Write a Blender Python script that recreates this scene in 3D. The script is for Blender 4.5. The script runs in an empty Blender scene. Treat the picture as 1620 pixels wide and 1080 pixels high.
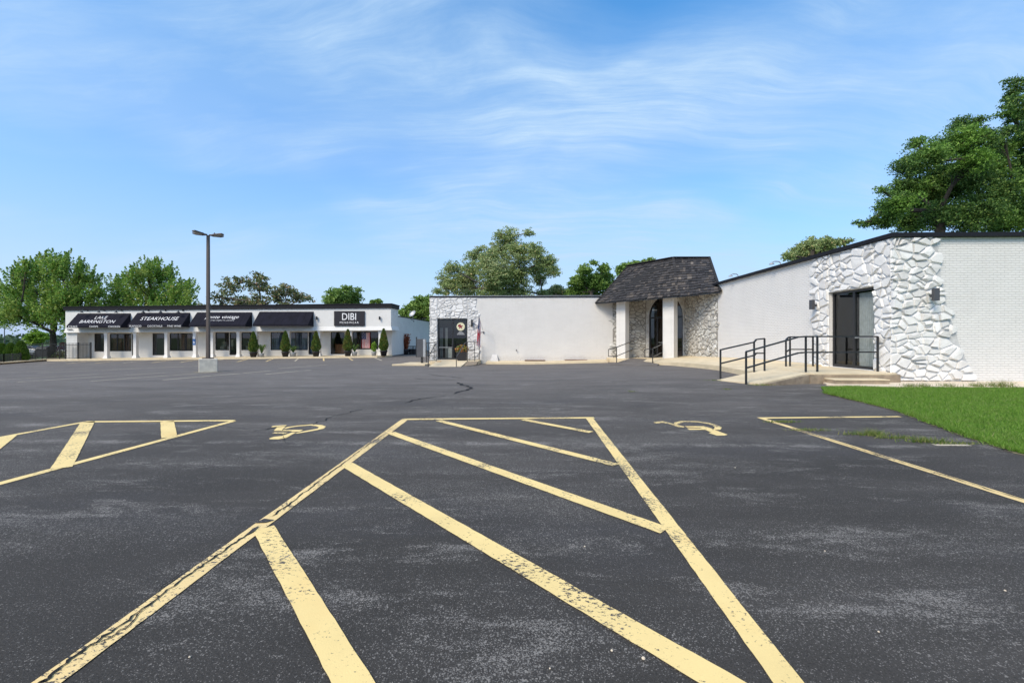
import bpy, bmesh, math, random
import numpy as np
from mathutils import Vector, Matrix
random.seed(7); rng = np.random.default_rng(11)
S = bpy.context.scene; COL = S.collection
R = math.radians
# ------------------------------------------------------------------ camera
F = 680.0; YAW = math.atan(16/680); CH = 1.35
cd = bpy.data.cameras.new('camera'); cam = bpy.data.objects.new('camera', cd); COL.objects.link(cam)
cd.lens = F/1620*36; cd.sensor_width = 36; cd.shift_y = -6/1620; cd.clip_start = .05; cd.clip_end = 4000
cam.location = (0, 0, CH); cam.rotation_euler = (R(90), 0, YAW); S.camera = cam
# ------------------------------------------------------------------ sky
SUN_EL, SUN_AZ = 44, 220
W = bpy.data.worlds.new('World'); S.world = W; W.use_nodes = True
nt = W.node_tree; N = nt.nodes; L = nt.links; N.clear()
def node(nt, t, **kw):
    n = nt.nodes.new(t)
    for k, v in kw.items():
        if k.startswith('_'): setattr(n, k[1:], v)
        else: n.inputs[k.replace('__', ' ')].default_value = v
    return n
sky = node(nt, 'ShaderNodeTexSky', _sky_type='NISHITA', _sun_disc=False, _sun_elevation=R(SUN_EL), _sun_rotation=R(SUN_AZ), _altitude=0, _air_density=1.0, _dust_density=1.2, _ozone_density=1.6)
tc = node(nt, 'ShaderNodeTexCoord')
sep = node(nt, 'ShaderNodeSeparateXYZ'); L.new(tc.outputs['Generated'], sep.inputs[0])
def mth(nt, op, a, b=None, clamp=False):
    m = nt.nodes.new('ShaderNodeMath'); m.operation = op; m.use_clamp = clamp
    for i, v in enumerate((a, b)):
        if v is None: continue
        if isinstance(v, (int, float)): m.inputs[i].default_value = v
        else: nt.links.new(v, m.inputs[i])
    return m.outputs[0]
zz = mth(nt, 'MAXIMUM', sep.outputs[2], 0.0); zd = mth(nt, 'ADD', zz, .22)
cx = mth(nt, 'DIVIDE', sep.outputs[0], zd); cy = mth(nt, 'DIVIDE', sep.outputs[1], zd)
cmb = node(nt, 'ShaderNodeCombineXYZ'); L.new(cx, cmb.inputs[0]); L.new(cy, cmb.inputs[1])
def ramp(nt, fac, stops, interp='LINEAR'):
    r = nt.nodes.new('ShaderNodeValToRGB'); r.color_ramp.interpolation = interp
    e = r.color_ramp.elements
    while len(e) < len(stops): e.new(.5)
    for el, (p, c) in zip(e, stops):
        el.position = p; el.color = (c, c, c, 1) if isinstance(c, (int, float)) else (*c, 1)
    nt.links.new(fac, r.inputs[0]); return r.outputs[0]
def noise(nt, vec, scale, detail=4, rough=.5, dist=0.0):
    n = node(nt, 'ShaderNodeTexNoise', Scale=scale, Detail=detail, Roughness=rough, Distortion=dist)
    if vec is not None: nt.links.new(vec, n.inputs['Vector'])
    return n.outputs['Fac']
def mapping(nt, vec, loc=(0,0,0), rot=(0,0,0), sc=(1,1,1)):
    m = node(nt, 'ShaderNodeMapping', Location=loc, Rotation=rot, Scale=sc); nt.links.new(vec, m.inputs[0]); return m.outputs[0]
vec = cmb.outputs[0]
wv = node(nt, 'ShaderNodeTexNoise', Scale=.9, Detail=3); L.new(vec, wv.inputs['Vector'])
wob = node(nt, 'ShaderNodeVectorMath', _operation='SUBTRACT'); L.new(wv.outputs['Color'], wob.inputs[0]); wob.inputs[1].default_value = (.5, .5, .5)
wsc = node(nt, 'ShaderNodeVectorMath', _operation='SCALE'); L.new(wob.outputs[0], wsc.inputs[0]); wsc.inputs['Scale'].default_value = .55
wad = node(nt, 'ShaderNodeVectorMath', _operation='ADD'); L.new(vec, wad.inputs[0]); L.new(wsc.outputs[0], wad.inputs[1]); wv2 = wad.outputs[0]
c1 = noise(nt, mapping(nt, wv2, (3.1, .7, 0), (0, 0, R(16)), (.8, 2.1, 1)), 1.3, 12, .62)
c2 = noise(nt, mapping(nt, wv2, (2.6, 5.2, 2), (0, 0, R(-8)), (.7, 1.1, 1)), .75, 4, .5)
c3 = noise(nt, mapping(nt, wv2, (7, 2, 4), (0, 0, R(20)), (.8, 7, 1)), 2.6, 12, .68)
m1 = ramp(nt, c1, [(.36, 0), (.62, 1)]); m2 = ramp(nt, c2, [(.36, .05), (.52, 1)], 'EASE'); m3 = ramp(nt, c3, [(.34, .25), (.66, 1)])
mask = mth(nt, 'MULTIPLY', mth(nt, 'MULTIPLY', m1, m2), m3)
mask = mth(nt, 'ADD', mth(nt, 'MULTIPLY', mask, .80), mth(nt, 'MULTIPLY', m2, .28), True)
hs = node(nt, 'ShaderNodeHueSaturation', Hue=.495, Saturation=1.45, Value=2.6); L.new(sky.outputs[0], hs.inputs['Color'])
hz = ramp(nt, sep.outputs[2], [(0, .85), (.10, .68), (.32, .42), (.62, .10)], 'EASE')
mh = node(nt, 'ShaderNodeMixRGB'); mh.inputs[2].default_value = (4.15, 5.35, 8.5, 1); L.new(hz, mh.inputs[0]); L.new(hs.outputs[0], mh.inputs[1])
mx = node(nt, 'ShaderNodeMixRGB'); mx.inputs[2].default_value = (5.0, 6.9, 9.1, 1)
L.new(mask, mx.inputs[0]); L.new(mh.outputs[0], mx.inputs[1])
bg = node(nt, 'ShaderNodeBackground', Strength=.11); L.new(mx.outputs[0], bg.inputs[0])
wo = node(nt, 'ShaderNodeOutputWorld'); L.new(bg.outputs[0], wo.inputs[0])
# ------------------------------------------------------------------ sun
sd = bpy.data.lights.new('sun', 'SUN'); sd.energy = 3.65; sd.angle = R(24); sd.color = (1, .885, .71)
so = bpy.data.objects.new('sun', sd); COL.objects.link(so)
sv = Vector((math.sin(R(SUN_AZ))*math.cos(R(SUN_EL)), math.cos(R(SUN_AZ))*math.cos(R(SUN_EL)), math.sin(R(SUN_EL))))
so.rotation_euler = (-sv).to_track_quat('-Z', 'Y').to_euler(); so.location = sv*60
S.view_settings.view_transform = 'Standard'; S.view_settings.look = 'None'; S.view_settings.exposure = 0; S.view_settings.gamma = 1
S.render.engine = 'CYCLES'
# ------------------------------------------------------------------ survey: picture point -> place on a known plane
def _d(px, py):
    dx = (px-810)/F; c, s = math.cos(YAW), math.sin(YAW); return (dx*c-s, c+dx*s, (534-py)/F)
def g(x, y):
    u = y-10-max(0, x); return -.028*min(20, max(0, u))-.012*max(0, -x-14)
def onZ(px, py, z):
    r = _d(px, py); t = (z-CH)/r[2]; return (r[0]*t, r[1]*t, z)
def onY(px, py, Y):
    r = _d(px, py); t = Y/r[1]; return (r[0]*t, Y, CH+r[2]*t)
def onX(px, py, X):
    r = _d(px, py); t = X/r[0]; return (X, r[1]*t, CH+r[2]*t)
def gnd(px, py, o=0):
    r = _d(px, py); lo, hi = .5, 90
    for _ in range(50):
        m = (lo+hi)/2
        if CH+r[2]*m > g(r[0]*m, r[1]*m)+o: lo = m
        else: hi = m
    return (r[0]*m, r[1]*m)
# ------------------------------------------------------------------ materials
MATS = {}
def mat(name):
    m = bpy.data.materials.new(name); m.use_nodes = True; MATS[name] = m
    return m, m.node_tree, m.node_tree.nodes['Principled BSDF']
def plain(name, col, rough=.6, metal=0, var=.12, vs=6.0, bump=0, bs=40, spec=.4):
    m, t, b = mat(name); tcx = node(t, 'ShaderNodeTexCoord')
    n = noise(t, tcx.outputs['Object'], vs, 5, .6)
    lo = tuple(c*(1-var) for c in col); hi = tuple(min(1, c*(1+var)) for c in col)
    r = ramp(t, n, [(.3, lo), (.7, hi)]); t.links.new(r, b.inputs['Base Color'])
    b.inputs['Roughness'].default_value = rough; b.inputs['Metallic'].default_value = metal; b.inputs['Specular IOR Level'].default_value = spec
    if bump:
        bn = node(t, 'ShaderNodeBump', Strength=bump, Distance=.02); t.links.new(noise(t, tcx.outputs['Object'], bs, 6, .65), bn.inputs['Height']); t.links.new(bn.outputs[0], b.inputs['Normal'])
    return m
def mixc(t, fac, a, b):
    m = node(t, 'ShaderNodeMixRGB')
    for i, v in ((0, fac), (1, a), (2, b)):
        if isinstance(v, tuple): m.inputs[i].default_value = (*v, 1)
        elif isinstance(v, (int, float)): m.inputs[i].default_value = v
        else: t.links.new(v, m.inputs[i])
    return m.outputs[0]
def asphalt_color(t, pos):
    """sealed asphalt, its scuffed worn drifts and pale aggregate"""
    big = noise(t, mapping(t, pos, (4, 1, 0), (0, 0, R(18)), (.35, .75, 1)), .55, 5, .55, .4)
    base = ramp(t, big, [(.3, (.028, .0250, .0215)), (.55, (.035, .0315, .027)), (.75, (.047, .042, .036))])
    sp = node(t, 'ShaderNodeSeparateXYZ'); t.links.new(pos, sp.inputs[0])
    yn = mth(t, 'ADD', mth(t, 'ADD', sp.outputs[1], mth(t, 'MULTIPLY', sp.outputs[0], -.25)), mth(t, 'MULTIPLY', noise(t, pos, .35, 4), 7.0))
    far_tone = ramp(t, mth(t, 'DIVIDE', yn, 40.0), [(.16, 0), (.50, 1)])  # mask: asphalt colour turns paler further back in the lot
    tire = noise(t, mapping(t, pos, (1, 9, 0), (0, 0, R(-8)), (.12, .9, 1)), 1.3, 6, .6, .3)
    base = mixc(t, mth(t, 'MULTIPLY', ramp(t, tire, [(.46, 0), (.66, 1)]), mth(t, 'ADD', .25, mth(t, 'MULTIPLY', far_tone, .5))), base, (.100, .090, .081))
    base = mixc(t, mth(t, 'MULTIPLY', far_tone, .85), base, (.168, .147, .132))
    pt = noise(t, mapping(t, pos, (2, 2, 0), (0, 0, R(30)), (.4, 1.2, 1)), .8, 5, .6, .7)
    base = mixc(t, mth(t, 'MULTIPLY', ramp(t, pt, [(.50, 0), (.66, 1)]), mth(t, 'ADD', mth(t, 'MULTIPLY', far_tone, .45), .05)), base, (.21, .185, .170))
    dkp = noise(t, mapping(t, pos, (8, 5, 0), (0, 0, R(-20)), (.5, 1.3, 1)), .6, 5, .6, .4)
    base = mixc(t, mth(t, 'MULTIPLY', ramp(t, dkp, [(.52, 0), (.68, 1)]), .45), base, (.055, .053, .056))
    scuf = noise(t, mapping(t, pos, (0, 3.3, 0), (0, 0, R(62)), (.55, 1.9, 1)), 1.35, 9, .74, .30)
    sc2 = noise(t, mapping(t, pos, (5, 1.3, 0), (0, 0, R(118)), (.55, 1.8, 1)), 1.5, 9, .74, .30)
    sm = mth(t, 'MAXIMUM', ramp(t, scuf, [(.52, .0), (.72, 1)], 'EASE'), ramp(t, sc2, [(.54, .0), (.74, .9)], 'EASE'))
    broad = noise(t, mapping(t, pos, (3, 3, 0), (0, 0, R(25)), (.45, 1.3, 1)), .8, 6, .62, .3)
    base = mixc(t, mth(t, 'MULTIPLY', ramp(t, broad, [(.46, 0), (.68, 1)]), .20), base, (.105, .098, .090))
    base = mixc(t, mth(t, 'MULTIPLY', sm, .10), base, (.130, .121, .112))
    # a worn seam running across the lot
    seam = mth(t, 'ABSOLUTE', mth(t, 'SUBTRACT', mth(t, 'ADD', sp.outputs[1], mth(t, 'MULTIPLY', noise(t, pos, .8, 3), .30)), 5.62))
    seam = mth(t, 'MULTIPLY', ramp(t, seam, [(.02, 1), (.13, 0)]), ramp(t, noise(t, pos, 2.5, 5, .7), [(.42, 0), (.62, .9)])); sm = mth(t, 'MAXIMUM', sm, seam)
    v = node(t, 'ShaderNodeTexVoronoi', Scale=250.0); t.links.new(pos, v.inputs['Vector'])
    vs_ = node(t, 'ShaderNodeSeparateXYZ'); t.links.new(v.outputs['Color'], vs_.inputs[0])
    v2 = node(t, 'ShaderNodeTexVoronoi', Scale=150.0); t.links.new(pos, v2.inputs['Vector'])
    vs2 = node(t, 'ShaderNodeSeparateXYZ'); t.links.new(v2.outputs['Color'], vs2.inputs[0])
    fine = noise(t, pos, 130, 3, .8)
    # share of aggregate stones laid bare grows where the seal coat is scuffed
    thr = mth(t, 'SUBTRACT', .972, mth(t, 'ADD', mth(t, 'MULTIPLY', sm, .45), mth(t, 'MULTIPLY', ramp(t, broad, [(.44, 0), (.70, 1)]), .12)))
    spk = mth(t, 'GREATER_THAN', vs_.outputs[0], thr)
    spk2 = mth(t, 'GREATER_THAN', vs2.outputs[1], mth(t, 'ADD', thr, .045))
    base = mixc(t, mth(t, 'MULTIPLY', ramp(t, fine, [(.38, 0), (.66, 1)]), .50), base, (.115, .107, .10))
    base = mixc(t, mth(t, 'MULTIPLY', spk, .62), base, (.28, .26, .24))
    base = mixc(t, mth(t, 'MULTIPLY', spk2, .58), base, (.34, .315, .285))
    dk = ramp(t, noise(t, pos, 60, 4, .75), [(.34, 1), (.46, 0)]); base = mixc(t, mth(t, 'MULTIPLY', dk, .55), base, (.016, .016, .018))
    return base, fine
m, t, b = mat('asphalt'); geo = node(t, 'ShaderNodeNewGeometry')
bc, fine = asphalt_color(t, geo.outputs['Position']); t.links.new(bc, b.inputs['Base Color']); b.inputs['Roughness'].default_value = .88; b.inputs['Specular IOR Level'].default_value = .22
bn = node(t, 'ShaderNodeBump', Strength=.8, Distance=.008); t.links.new(fine, bn.inputs['Height']); t.links.new(bn.outputs[0], b.inputs['Normal'])
def paint(name, col, chip_lo, far=False):
    m, t, b = mat(name); geo = node(t, 'ShaderNodeNewGeometry'); pos = geo.outputs['Position']
    bc, fine = asphalt_color(t, pos)
    tone = ramp(t, noise(t, pos, 2.3, 4), [(.35, tuple(c*.9 for c in col)), (.65, col)])
    rust = ramp(t, noise(t, pos, 1.1, 5, .6), [(.55, 0), (.75, 1)])
    tone = mixc(t, mth(t, 'MULTIPLY', rust, .35), tone, (col[0]*.9, col[1]*.72, col[2]*.5))
    area = noise(t, pos, 1.7, 3)                    # where the paint has worn
    ch = noise(t, mapping(t, pos, (0, 0, 0), (0, 0, .5), (1, 1.5, 1)), 36, 6, .74, .25)
    k = mth(t, 'ADD', mth(t, 'MULTIPLY', ch, .70), mth(t, 'MULTIPLY', ramp(t, area, [(.30, .22), (.66, .78)]), .30))
    hole = ramp(t, k, [(chip_lo, 1), (chip_lo+.03, 0)])
    grain = ramp(t, noise(t, pos, 150, 3, .7), [(.3, .0), (.75, .22)])
    tone = mixc(t, grain, tone, tuple(c*.6 for c in col))
    t.links.new(mixc(t, hole, tone, bc), b.inputs['Base Color'])
    b.inputs['Roughness'].default_value = .75
    bn = node(t, 'ShaderNodeBump', Strength=.4, Distance=.004); t.links.new(fine, bn.inputs['Height']); t.links.new(bn.outputs[0], b.inputs['Normal'])
paint('yellow_paint', (.87, .655, .275), .430)
paint('worn_yellow_paint', (.84, .62, .28), .436)
paint('old_pale_paint', (.62, .54, .40), .44, True)
def brick(name, col, grime=True):
    m, t, b = mat(name); geo = node(t, 'ShaderNodeNewGeometry'); sp = node(t, 'ShaderNodeSeparateXYZ'); t.links.new(geo.outputs['Position'], sp.inputs[0])
    u = mth(t, 'ADD', sp.outputs[0], sp.outputs[1]); cb = node(t, 'ShaderNodeCombineXYZ'); t.links.new(u, cb.inputs[0]); t.links.new(sp.outputs[2], cb.inputs[1])
    wob = noise(t, cb.outputs[0], 7, 3)
    vadd = node(t, 'ShaderNodeVectorMath', _operation='ADD'); t.links.new(cb.outputs[0], vadd.inputs[0])
    c0 = node(t, 'ShaderNodeCombineXYZ'); t.links.new(mth(t, 'MULTIPLY', mth(t, 'SUBTRACT', wob, .5), .012), c0.inputs[1]); t.links.new(c0.outputs[0], vadd.inputs[1])
    bt = node(t, 'ShaderNodeTexBrick', _offset=.5, Scale=1.0); t.links.new(vadd.outputs[0], bt.inputs['Vector'])
    bt.inputs['Brick Width'].default_value = .215; bt.inputs['Row Height'].default_value = .0715; bt.inputs['Mortar Size'].default_value = .008; bt.inputs['Mortar Smooth'].default_value = .35; bt.inputs['Bias'].default_value = 0
    bt.inputs['Color1'].default_value = (.25, .25, .25, 1); bt.inputs['Color2'].default_value = (.75, .75, .75, 1); bt.inputs['Mortar'].default_value = (0, 0, 0, 1)
    big = noise(t, cb.outputs[0], .9, 5, .6)
    tone = ramp(t, big, [(.3, tuple(c*.93 for c in col)), (.7, col)])
    tone = mixc(t, mth(t, 'MULTIPLY', bt.outputs['Color'], .16), tone, tuple(c*.70 for c in col))
    rows = noise(t, mapping(t, cb.outputs[0], (0, 0, 0), (0, 0, 0), (.8, 7, 1)), 1.6, 5, .8)
    tone = mixc(t, mth(t, 'MULTIPLY', ramp(t, rows, [(.40, 0), (.70, 1)]), .22), tone, tuple(c*.74 for c in col))
    tone = mixc(t, mth(t, 'MULTIPLY', mth(t, 'MULTIPLY', bt.outputs['Fac'], ramp(t, noise(t, cb.outputs[0], 3.0, 4, .6), [(.3, .45), (.7, 1)])), .62), tone, tuple(c*.62 for c in col))
    if grime:
        gz = mth(t, 'ADD', sp.outputs[2], mth(t, 'MULTIPLY', noise(t, cb.outputs[0], 2.5, 5, .7), .9))
        gr = ramp(t, gz, [(.28, 1), (.55, 0)])
        tone = mixc(t, mth(t, 'MULTIPLY', gr, mth(t, 'MULTIPLY', ramp(t, noise(t, cb.outputs[0], 20, 5, .7), [(.45, 0), (.6, 1)]), .5)), tone, (.30, .25, .21))
        st = noise(t, mapping(t, cb.outputs[0], (0, 0, 0), (0, 0, 0), (6, .4, 1)), 1.6, 4, .6)
        tone = mixc(t, mth(t, 'MULTIPLY', ramp(t, st, [(.56, 0), (.8, 1)]), .18), tone, (.42, .40, .37))
    t.links.new(tone, b.inputs['Base Color']); b.inputs['Roughness'].default_value = .65
    hh = mth(t, 'ADD', mth(t, 'MULTIPLY', bt.outputs['Fac'], -1.0), mth(t, 'MULTIPLY', bt.outputs['Color'], .5))
    hh = mth(t, 'ADD', hh, mth(t, 'MULTIPLY', noise(t, cb.outputs[0], 38, 4, .6), .4))
    bn = node(t, 'ShaderNodeBump', Strength=.9, Distance=.014); t.links.new(hh, bn.inputs['Height']); t.links.new(bn.outputs[0], b.inputs['Normal'])
brick('white_brick', (.80, .785, .765)); brick('column_brick', (.78, .77, .75))
def island(name, stops, rough=.7, bump=.3, bs=25, grainamt=.25, spec=.3, transl=0, warm=None):
    m, t, b = mat(name); geo = node(t, 'ShaderNodeNewGeometry')
    c = ramp(t, geo.outputs['Random Per Island'], stops)
    n = noise(t, geo.outputs['Position'], bs, 5, .65)
    c = mixc(t, mth(t, 'MULTIPLY', ramp(t, n, [(.42, 0), (.72, 1)]), grainamt), c, tuple(x*.55 for x in stops[0][1]))
    if warm:
        c = mixc(t, mth(t, 'MULTIPLY', ramp(t, noise(t, geo.outputs['Position'], 1.3, 4), [(.45, 0), (.65, 1)]), .5), c, warm)
    t.links.new(c, b.inputs['Base Color']); b.inputs['Roughness'].default_value = rough; b.inputs['Specular IOR Level'].default_value = spec
    if bump:
        bn = node(t, 'ShaderNodeBump', Strength=bump, Distance=.02); t.links.new(n, bn.inputs['Height']); t.links.new(bn.outputs[0], b.inputs['Normal'])
    return m
island('white_stone', [(0, (.68, .67, .66)), (.5, (.76, .755, .745)), (1, (.86, .85, .84))], .9, .9, 7, .18, spec=.12)
island('grey_stone', [(0, (.46, .45, .43)), (.5, (.56, .56, .53)), (1, (.68, .68, .66))], .75, .6, 12, .35, warm=(.42, .38, .33))
island('door_stone', [(0, (.58, .58, .58)), (.5, (.70, .70, .70)), (1, (.80, .80, .80))], .7, .5, 12, .2)
plain('joint_light', (.50, .50, .50), .9, var=.2); plain('joint_dark', (.27, .26, .24), .9, var=.3)  # joint_light: joint grey with the shade between stones put into its colour
island('wood_shake', [(0, (.026, .026, .029)), (.45, (.044, .043, .047)), (.80, (.064, .060, .062)), (.955, (.095, .083, .075)), (.985, (.12, .105, .095)), (1, (.26, .23, .20))], .8, .6, 30, .4)
plain('shake_base', (.02, .02, .022), .9)
plain('black_metal', (.018, .019, .022), .38, 0, .2, spec=.5); plain('cap_metal', (.012, .012, .016), .6, 0, .15, 2, spec=.2)
plain('bronze', (.10, .082, .072), .45, .3, .15, 2); plain('lamp_lens', (.35, .37, .30), .3); plain('grey_metal', (.085, .088, .098), .45, .4, .12, 3); plain('galvanized', (.45, .46, .47), .4, .6)
plain('concrete', (.63, .525, .355), .9, 0, .14, 1.6, .35, 60); plain('brown_concrete', (.27, .215, .155), .92, 0, .3, 3.5, .6, 45); plain('pale_concrete', (.66, .56, .43), .9, 0, .12, 2.5, .3, 60)  # the darker brown-grey mix is for upright faces of landing, step and ramps
plain('block_concrete', (.62, .57, .48), .9, 0, .18, 4, .5, 50); plain('rust_stain', (.50, .27, .09), .9, 0, .25, 6)
plain('white_stucco', (.67, .665, .65), .75, 0, .05, 1.2, .15, 30); plain('white_trim', (.70, .695, .69), .6, 0, .05, 3); plain('white_metal', (.72, .72, .72), .45, 0, .05); plain('soffit', (.56, .53, .48), .8, 0, .08)
plain('siding', (.62, .62, .61), .7, 0, .06, 2)
plain('awning_canvas', (.009, .009, .017), .95, 0, .3, 1.5, .1, 200, .25); plain('sign_face', (.012, .011, .018), .6); plain('lettering', (.80, .80, .82), .6, var=.02)
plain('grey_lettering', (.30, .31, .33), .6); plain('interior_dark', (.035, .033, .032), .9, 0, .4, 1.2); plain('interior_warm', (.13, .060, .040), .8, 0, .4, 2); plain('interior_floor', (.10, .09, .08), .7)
plain('curtain_white', (.70, .70, .68), .9, 0, .15, 8); plain('curtain_blue', (.13, .17, .26), .8, 0, .6, 3.0); plain('blind_grey', (.22, .23, .23), .9, 0, .2, 3); plain('orange_wood', (.50, .22, .10), .6, 0, .3, 4); plain('cream_cloth', (.45, .42, .34), .9)  # wood of the inner panel and display cabinet is plain orange-brown
plain('flag_red', (.55, .045, .06), .8, 0, .1); plain('flag_white', (.74, .73, .73), .8, 0, .05); plain('flag_blue', (.035, .05, .16), .8)
plain('pot_black', (.02, .02, .024), .5); plain('pot_grey', (.30, .31, .32), .7); plain('soil', (.05, .035, .025), .95)
plain('bark', (.050, .042, .034), .95, 0, .35, 5, .8, 25); plain('pale_bark', (.12, .10, .085), .95, 0, .35, 5, .8, 25)
plain('sign_blue', (.05, .16, .42), .5); plain('car_silver', (.35, .36, .38), .3, .5, .04); plain('car_red', (.22, .02, .03), .3, .2, .04); plain('tyre', (.02, .02, .02), .85); plain('car_glass', (.02, .025, .03), .08); plain('board_wood', (.20, .13, .10), .85, 0, .25, 5)
plain('emblem_cream', (.62, .60, .42), .6); plain('emblem_red', (.22, .03, .04), .6); plain('rubber_mat', (.03, .03, .03), .9); plain('grout_crack', (.012, .012, .013), 1.0)
plain('moss_dirt', (.20, .175, .105), 1, 0, .4, 8); plain('lens_clear', (.55, .6, .65), .1)
plain('terrain_grass', (.060, .105, .028), .95, 0, .3, .6); 
m, t, b = mat('lawn_soil'); geo = node(t, 'ShaderNodeNewGeometry')
n = noise(t, geo.outputs['Position'], 1.3, 5, .6); n2 = noise(t, geo.outputs['Position'], 40, 5, .75)
c = ramp(t, n, [(.35, (.060, .135, .016)), (.65, (.090, .180, .026))]); c = mixc(t, mth(t, 'MULTIPLY', n2, .7), c, (.036, .080, .012)); t.links.new(c, b.inputs['Base Color']); b.inputs['Roughness'].default_value = 1; b.inputs['Specular IOR Level'].default_value = .1
def leaf(name, stops, tr=.35, patch=None):
    m, t, b = mat(name); geo = node(t, 'ShaderNodeNewGeometry')
    c = ramp(t, geo.outputs['Random Per Island'], stops)
    if patch:
        c = mixc(t, mth(t, 'MULTIPLY', ramp(t, noise(t, geo.outputs['Position'], patch[1], 3), [(.5, 0), (.66, 1)]), patch[2]), c, patch[0])
    t.links.new(c, b.inputs['Base Color']); b.inputs['Roughness'].default_value = .55; b.inputs['Specular IOR Level'].default_value = .3
    tl = node(t, 'ShaderNodeBsdfTranslucent'); t.links.new(c, tl.inputs[0]); ms = node(t, 'ShaderNodeMixShader', Fac=tr)
    t.links.new(b.outputs[0], ms.inputs[1]); t.links.new(tl.outputs[0], ms.inputs[2]); t.links.new(ms.outputs[0], t.nodes['Material Output'].inputs[0])
leaf('maple_leaf', [(0, (0.091, 0.193, 0.031)), (.5, (0.193, 0.348, 0.057)), (.9, (0.321, 0.475, 0.091)), (1, (0.515, 0.438, 0.129))], .35, ((0.438, 0.488, 0.129), .45, .45))
leaf('cottonwood_leaf', [(0, (0.131, 0.204, 0.065)), (.5, (0.263, 0.355, 0.125)), (.92, (0.444, 0.508, 0.215)), (1, (0.722, 0.557, 0.295))], .3, ((0.426, 0.475, 0.280), .35, .4))
leaf('bright_leaf', [(0, (0.098, 0.183, 0.038)), (.5, (0.192, 0.322, 0.064)), (1, (0.322, 0.450, 0.128))], .35)
leaf('locust_leaf', [(0, (0.033, 0.084, 0.018)), (.5, (0.070, 0.150, 0.033)), (.85, (0.130, 0.234, 0.047)), (1, (0.281, 0.398, 0.094))], .3, ((0.234, 0.445, 0.059), .28, .5))
leaf('sparse_leaf', [(0, (0.083, 0.130, 0.047)), (.5, (0.175, 0.211, 0.083)), (.8, (0.258, 0.258, 0.118)), (1, (0.444, 0.281, 0.187))], .3)
leaf('cedar_leaf', [(0, (0.039, 0.098, 0.019)), (.6, (0.098, 0.166, 0.031)), (1, (0.273, 0.312, 0.058))], .2, ((0.254, 0.176, 0.058), 2.2, .55))
leaf('hedge_leaf', [(0, (0.045, 0.112, 0.013)), (.6, (0.101, 0.191, 0.025)), (1, (0.180, 0.247, 0.034))], .25)
leaf('lime_leaf', [(0, (.12, .25, .02)), (1, (.30, .45, .06))], .35)
leaf('fern_leaf', [(0, (.06, .13, .03)), (1, (.18, .27, .08))], .35)
leaf('copper_leaf', [(0, (.18, .045, .02)), (.6, (.34, .10, .05)), (1, (.50, .20, .11))], .3)
leaf('flower', [(0, (.05, .12, .02)), (.45, (.12, .22, .03)), (.5, (.55, .12, .04)), (.75, (.60, .28, .05)), (.8, (.70, .65, .45)), (1, (.35, .03, .05))], .3)
leaf('red_leaf', [(0, (.05, .01, .012)), (1, (.14, .02, .025))], .3)
leaf('grass_blade', [(0, (.092, .200, .020)), (.5, (.155, .305, .034)), (.90, (.235, .380, .065)), (1, (.34, .33, .15))], .4, ((.20, .25, .07), 2.2, .25))
leaf('weed_blade', [(0, (.08, .16, .02)), (.5, (.15, .22, .04)), (1, (.36, .33, .14))], .4)
leaf('far_leaf', [(0, (0.053, 0.090, 0.045)), (1, (0.112, 0.165, 0.083))], .2)
m, t, b = mat('glass'); tr = node(t, 'ShaderNodeBsdfTransparent', Color=(.62, .66, .66, 1)); gl = node(t, 'ShaderNodeBsdfGlossy', Roughness=.015)
gl.inputs['Color'].default_value = (.85, .88, .9, 1); geo = node(t, 'ShaderNodeNewGeometry'); dp = node(t, 'ShaderNodeVectorMath', _operation='DOT_PRODUCT'); t.links.new(geo.outputs['Normal'], dp.inputs[0]); t.links.new(geo.outputs['Incoming'], dp.inputs[1])
ic = mth(t, 'SUBTRACT', 1.0, mth(t, 'ABSOLUTE', dp.outputs['Value'])); sch = mth(t, 'ADD', .075, mth(t, 'MULTIPLY', mth(t, 'POWER', ic, 5.0), .92)); ms = node(t, 'ShaderNodeMixShader')
t.links.new(sch, ms.inputs[0]); t.links.new(tr.outputs[0], ms.inputs[1]); t.links.new(gl.outputs[0], ms.inputs[2]); t.links.new(ms.outputs[0], t.nodes['Material Output'].inputs[0])
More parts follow.
